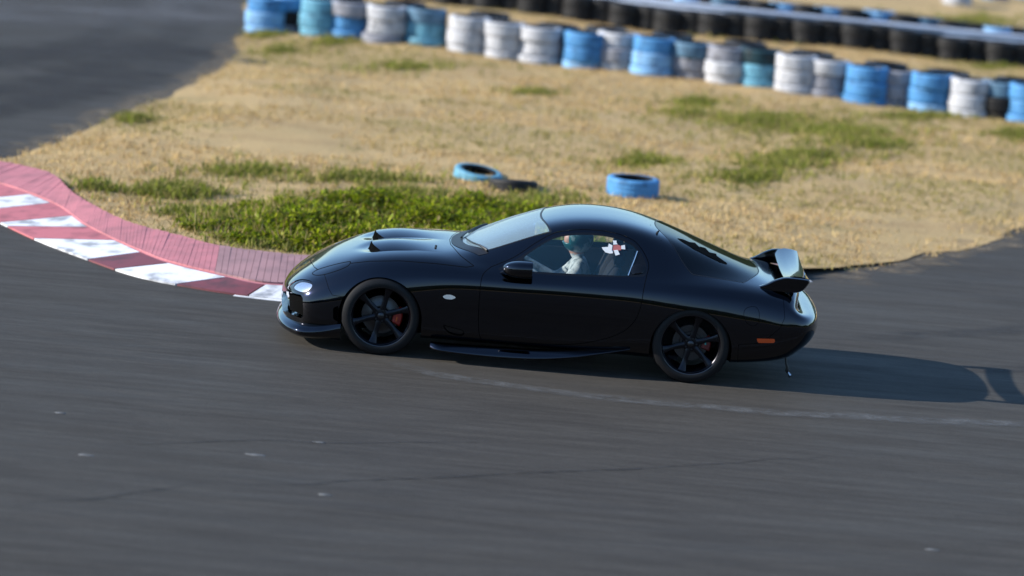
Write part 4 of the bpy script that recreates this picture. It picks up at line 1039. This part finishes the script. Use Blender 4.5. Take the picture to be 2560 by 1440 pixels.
# ------------------------------------------------------------------ wheels
def wheel(xc, sg, rear):
    R0 = .309; w = empty('wheel', car, (xc, sg*(.728 if not rear else .735), R0-.002), (R_(-1.2*sg if False else 0), 0, R_(4 if not rear else 0)))
    s = sg                                         # outboard direction along y
    hw = .118
    t = [(.230, -.6*hw), (.234, -hw*.96), (.250, -hw), (.275, -hw*.98), (.298, -hw*.86), (.3065, -hw*.66)]
    for g in (-.45, -.15, .15, .45): t += [(R0, (g-.05)*hw*1.2), (R0-.006, (g-.035)*hw*1.2), (R0-.006, (g+.035)*hw*1.2), (R0, (g+.05)*hw*1.2)]
    t += [(.3065, hw*.66), (.298, hw*.86), (.275, hw*.98), (.250, hw), (.234, hw*.96), (.230, hw*.6)]
    MB().lathe([(r, s*h) for r, h in t], 72).build('tyre', M['rubber'], w, True)
    # rim barrel with stepped lip
    prof = [(r_+.008, h_) for r_, h_ in [(.2215, -.10), (.2225, .085), (.228, .098), (.231, .108), (.2285, .113), (.222, .110), (.2185, .100), (.212, .094), (.208, .060), (.203, .0), (.198, -.10)]]
    rim = MB().lathe([(r, s*h) for r, h in prof], 72).build('rim', M['rim'], w, True)
    MB().lathe([(r, s*h) for r, h in [(.2395, .106), (.2385, .1145), (.2315, .1125), (.2265, .103), (.230, .104)]], 72, True).build('rim_edge', M['lip'], w, True)
    b = MB()
    for k in range(6):
        a0 = 2*math.pi*k/6+.3; ca, sa = math.cos(a0), math.sin(a0)
        rows = []
        for r, hw_, d, th in ((.045, .024, .060, .030), (.075, .021, .064, .028), (.12, .019, .060, .026), (.165, .020, .066, .024), (.200, .026, .078, .022), (.221, .034, .083, .022)):
            sec = [(-hw_, d-th), (-hw_, d-.006), (-hw_*.6, d), (hw_*.6, d), (hw_, d-.006), (hw_, d-th)]
            rows.append([(r*ca-q*sa, s*h, r*sa+q*ca) for q, h in sec])
        V, F = from_grid(rows, True); b.add(V, F)
    b.build('spokes', M['rim'], w, True)
    MB().lathe([(.0, .052), (.052, .052), (.062, .060), (.066, .050), (.066, 0), (.0, 0)] and [(r, s*h) for r, h in [(.001, .058), (.045, .058), (.060, .054), (.067, .044), (.067, .0)]], 36).build('hub', M['rim'], w, True)
    MB().lathe([(r, s*h) for r, h in [(.001, .074), (.018, .073), (.024, .068), (.026, .056)]], 24).build('centre_cap', M['disc'], w, True)
    for k in range(5):
        a0 = 2*math.pi*k/5; o = MB().lathe([(r, s*h) for r, h in [(.0005, .070), (.006, .070), (.0085, .066), (.0085, .055)]], 8).build('lug_nut', M['disc'], w, True)
        o.location = (.045*math.cos(a0), 0, .045*math.sin(a0))
    dr = .150 if not rear else .140
    MB().lathe([(r, s*h) for r, h in [(.062, .0), (.062, .022), (.085, .022), (dr-.052, .012), (dr, .012), (dr, -.014), (.07, -.014)]], 60).build('brake_disc', M['disc'], w, True)
    # caliper on the trailing side
    cal = []; a_0, a_1 = (-.50, .42) if not rear else (-.35, .45)
    for a in np.linspace(a_0, a_1, 12):
        r0, r1 = dr-.058, dr+.020; ca, sa = math.cos(a), math.sin(a); e = .75 if a in (a_0, a_1) else 1
        cal.append([(r*ca, s*h, r*sa) for r, h in ((r0, .018), (r0+.006, .044*e), (r0+.03, .052*e), (r1-.01, .048*e), (r1, .036), (r1, -.03), (r0, -.03))])
    V, F = from_grid(cal, True); b = MB(); b.add(V, F+[tuple(range(7))[::-1], tuple(11*7+i for i in range(7))]); b.build('brake_caliper', M['caliper_dark' if rear else 'caliper'], w, True)
    mk = []
    for a in np.linspace(-.30, -.02, 5) if not rear else np.linspace(.0, .30, 5):
        mk.append([(r*math.cos(a), s*.0545, r*math.sin(a)) for r in (dr-.030, dr-.018)])
    V, F = from_grid(mk); add('caliper_marking', V, F, M['orange_mark' if not rear else 'teal_mark'], w)
for sg in (-1, 1): wheel(WF, sg, False); wheel(WR, sg, True)

# ------------------------------------------------------------------ cabin
MB().box((.25, 0, .165), (1.75, 1.40, .03)).build('cabin_floor', M['inner'], car)
rows = []
for y in np.linspace(-.70, .70, 15):
    t = abs(y)/.70; rows.append([(-.62+.28*t**2, y, .70), (-.56+.26*t**2, y, .765-.03*t), (-.42+.12*t, y, .765-.03*t), (-.34+.04*t, y, .72), (-.33, y, .60), (-.36, y, .30)])
V, F = from_grid(rows); add('dashboard', V, F, M['inner'], car)
MB().prism([(.98, .25), (1.02, .86), (1.12, .86), (1.7, .70), (1.7, .25)], -.62, .62).build('rear_bulkhead', M['inner'], car)
for sg in (-1, 1):
    MB().prism([(-.45, .22), (-.42, .66), (-.2, .70), (.76, .74), (.78, .25)], sg*.735, sg*.715).build('door_trim', M['inner'], doors[0 if sg < 0 else 1])
def seat(y):
    s = empty('seat', car, (.42, y, .22)); O = Vector((.42, y, .22))
    def pad(name, prof, w):
        rows = []
        for t in np.linspace(-1, 1, 11):
            b = 1-.10*abs(t)**4; lift = .05*abs(t)**3
            rows.append([(x, y+w*t, z+ (lift if up else 0)) for x, z, up in prof])
        V, F = from_grid(rows, True); k = len(prof); F += [tuple(range(k)), tuple(10*k+i for i in range(k))[::-1]]
        MB().add(np.array(V)-np.array(O), F).build(name, M['seat'], s, 'all')
    pad('cushion', [(.05, .30, 1), (.10, .37, 1), (.30, .35, 1), (.52, .33, 1), (.56, .25, 0), (.10, .23, 0)], .235)
    pad('backrest', [(.50, .32, 0), (.56, .55, 0), (.66, .80, 0), (.70, .86, 0), (.76, .86, 0), (.74, .78, 0), (.66, .50, 0), (.62, .26, 0)], .225)
    pad('headrest', [(.70, .87, 0), (.72, .98, 0), (.75, 1.0, 0), (.79, .98, 0), (.78, .87, 0)], .13)
seat(-.36); seat(.36)
for o in car.children:
    if o.name.startswith('seat'): o.location.x -= .13; o.location.z -= .05
sw = empty('steering_wheel', car, (-.20, .36, .60)); tilt = Matrix.Rotation(R_(-66), 3, 'Y')
ring = [tilt @ Vector((.175*math.cos(a), .175*math.sin(a), 0)) for a in np.linspace(0, 2*math.pi, 37)]
MB().tube(ring, .014, 8, False).build('rim', M['trim'], sw, True)
b = MB()
for a in (0, 2.1, 4.2): b.tube([tilt @ Vector((.03*math.cos(a), .03*math.sin(a), -.02)), tilt @ Vector((.17*math.cos(a), .17*math.sin(a), 0))], .011, 6)
b.lathe([(.0005, -.01), (.04, -.012), (.045, -.03)], 16, False, 'z'); b.build('spokes', M['trim'], sw, True)
MB().tube([(.03, 0, -.02), (-.22, 0, -.08)], .03, 8).build('column', M['trim'], sw, True)

# ------------------------------------------------------------------ driver
def driver():
    root = Vector((.25, .36, .22))
    verts = []; edges = []; rad = []
    def V_(p, r): verts.append(Vector(p)+Vector((-.17, 0, -.10))); rad.append(r); return len(verts)-1
    def chain(start, pts):
        prev = start
        for p, r in pts:
            i = V_(p, r); 
            if prev is not None: edges.append((prev, i))
            prev = i
        return prev
    pel = V_((.46, .36, .40), (.15, .12))
    ab = chain(pel, [((.49, .36, .50), (.14, .115)), ((.50, .36, .62), (.16, .12)), ((.49, .36, .72), (.175, .115))])
    neck = chain(ab, [((.475, .36, .80), (.065, .06)), ((.455, .36, .845), (.058, .055))])
    head = chain(neck, [((.435, .36, .90), (.070, .078)), ((.43, .36, .955), (.076, .092)), ((.44, .36, 1.01), (.070, .085))])
    chain(head-1, [((.345, .36, .935), (.014, .012))])            # nose
    for sg in (-1, 1):
        sh = chain(ab, [((.485, .36+sg*.17, .735), (.068, .065))])
        el = chain(sh, [((.40, .36+sg*.235, .64), (.053, .053)), ((.30, .36+sg*.255, .575), (.047, .047))])
        wr = chain(el, [((.16, .36+sg*.22, .645), (.041, .041)), ((.055, .36+sg*.185, .715), (.030, .028))])
        pa = chain(wr, [((.020, .36+sg*.178, .738), (.034, .020)), ((-.012, .36+sg*.172, .755), (.033, .016))])
        for k in range(4):                                        # fingers close round the rim
            o = (k-1.5)*.019
            chain(pa, [((-.035, .36+sg*(.178-.004*k), .762+o), .0095), ((-.058, .36+sg*.165, .755+o), .0088), ((-.055, .36+sg*.145, .742+o), .008)])
        chain(pa-1, [((.0, .36+sg*.150, .765), .011), ((-.022, .36+sg*.140, .772), .0095)])
        hip = chain(pel, [((.42, .36+sg*.10, .395), (.095, .092))])
        chain(hip, [((.22, .36+sg*.12, .43), (.085, .08)), ((.02, .36+sg*.13, .47), (.062, .062)), ((-.12, .36+sg*.12, .36), (.055, .053)), ((-.30, .36+sg*.11, .27), (.04, .04)), ((-.34, .36+sg*.11, .30), (.045, .032)), ((-.40, .36+sg*.11, .36), (.035, .022))])
    me = bpy.data.meshes.new('person'); me.from_pydata([tuple(v-root) for v in verts], edges, []); me.update()
    o = bpy.data.objects.new('tmp', me); COL.objects.link(o)
    md = o.modifiers.new('s', 'SKIN'); 
    for i, r in enumerate(rad):
        sv = me.skin_vertices[0].data[i]; sv.radius = r if hasattr(r, '__len__') else (r, r); sv.use_root = (i == 0)
    md.use_smooth_shade = True; sb = o.modifiers.new('u', 'SUBSURF'); sb.levels = 2; sb.render_levels = 2
    dg = bpy.context.evaluated_depsgraph_get(); ev = o.evaluated_get(dg); me2 = bpy.data.meshes.new_from_object(ev)
    bpy.data.objects.remove(o)
    me2.materials.clear(); me2.materials.append(M['white_cloth']); me2.materials.append(M['skin']); me2.materials.append(M['trim'])
    for p in me2.polygons:
        c = p.center+root-Vector((-.17, 0, -.10)); p.use_smooth = True
        p.material_index = 1 if c.z > .835 else (2 if (c.x < .045 and c.z > .66) or (c.x < -.25) else 0)
    person = add_data('person', me2, None, tuple(root))
    tag(person, 'driver in white patterned suit and helmet gripping the steering wheel inside the black car', 'person')
    # open-face helmet: a shell with a cut for the face
    V = []; F = []; nu_, nv_ = 24, 32; c = Vector((.285, .36, .865))-root
    idx = {}
    for i in range(nu_+1):
        for j in range(nv_):
            a = math.pi*.86*i/nu_; b_ = 2*math.pi*j/nv_
            d = Vector((-math.sin(a)*math.cos(b_), math.sin(a)*math.sin(b_), math.cos(a)))
            idx[i, j] = len(V); V.append(tuple(c+Vector((d.x*.132, d.y*.114, d.z*.130))))
    for i in range(nu_):
        for j in range(nv_):
            a = math.pi*.86*(i+.5)/nu_; b_ = 2*math.pi*(j+.5)/nv_; b_ = b_ if b_ < math.pi else b_-2*math.pi
            if abs(b_) < 1.0 and 1.25 < a < 1.95: continue
            F.append((idx[i, j], idx[i, (j+1) % nv_], idx[i+1, (j+1) % nv_], idx[i+1, j]))
    h = MB().add(V, F).build('helmet', M['helmet'], person, 'all'); md = h.modifiers.new('t', 'SOLIDIFY'); md.thickness = .012; md.offset = -1
driver()
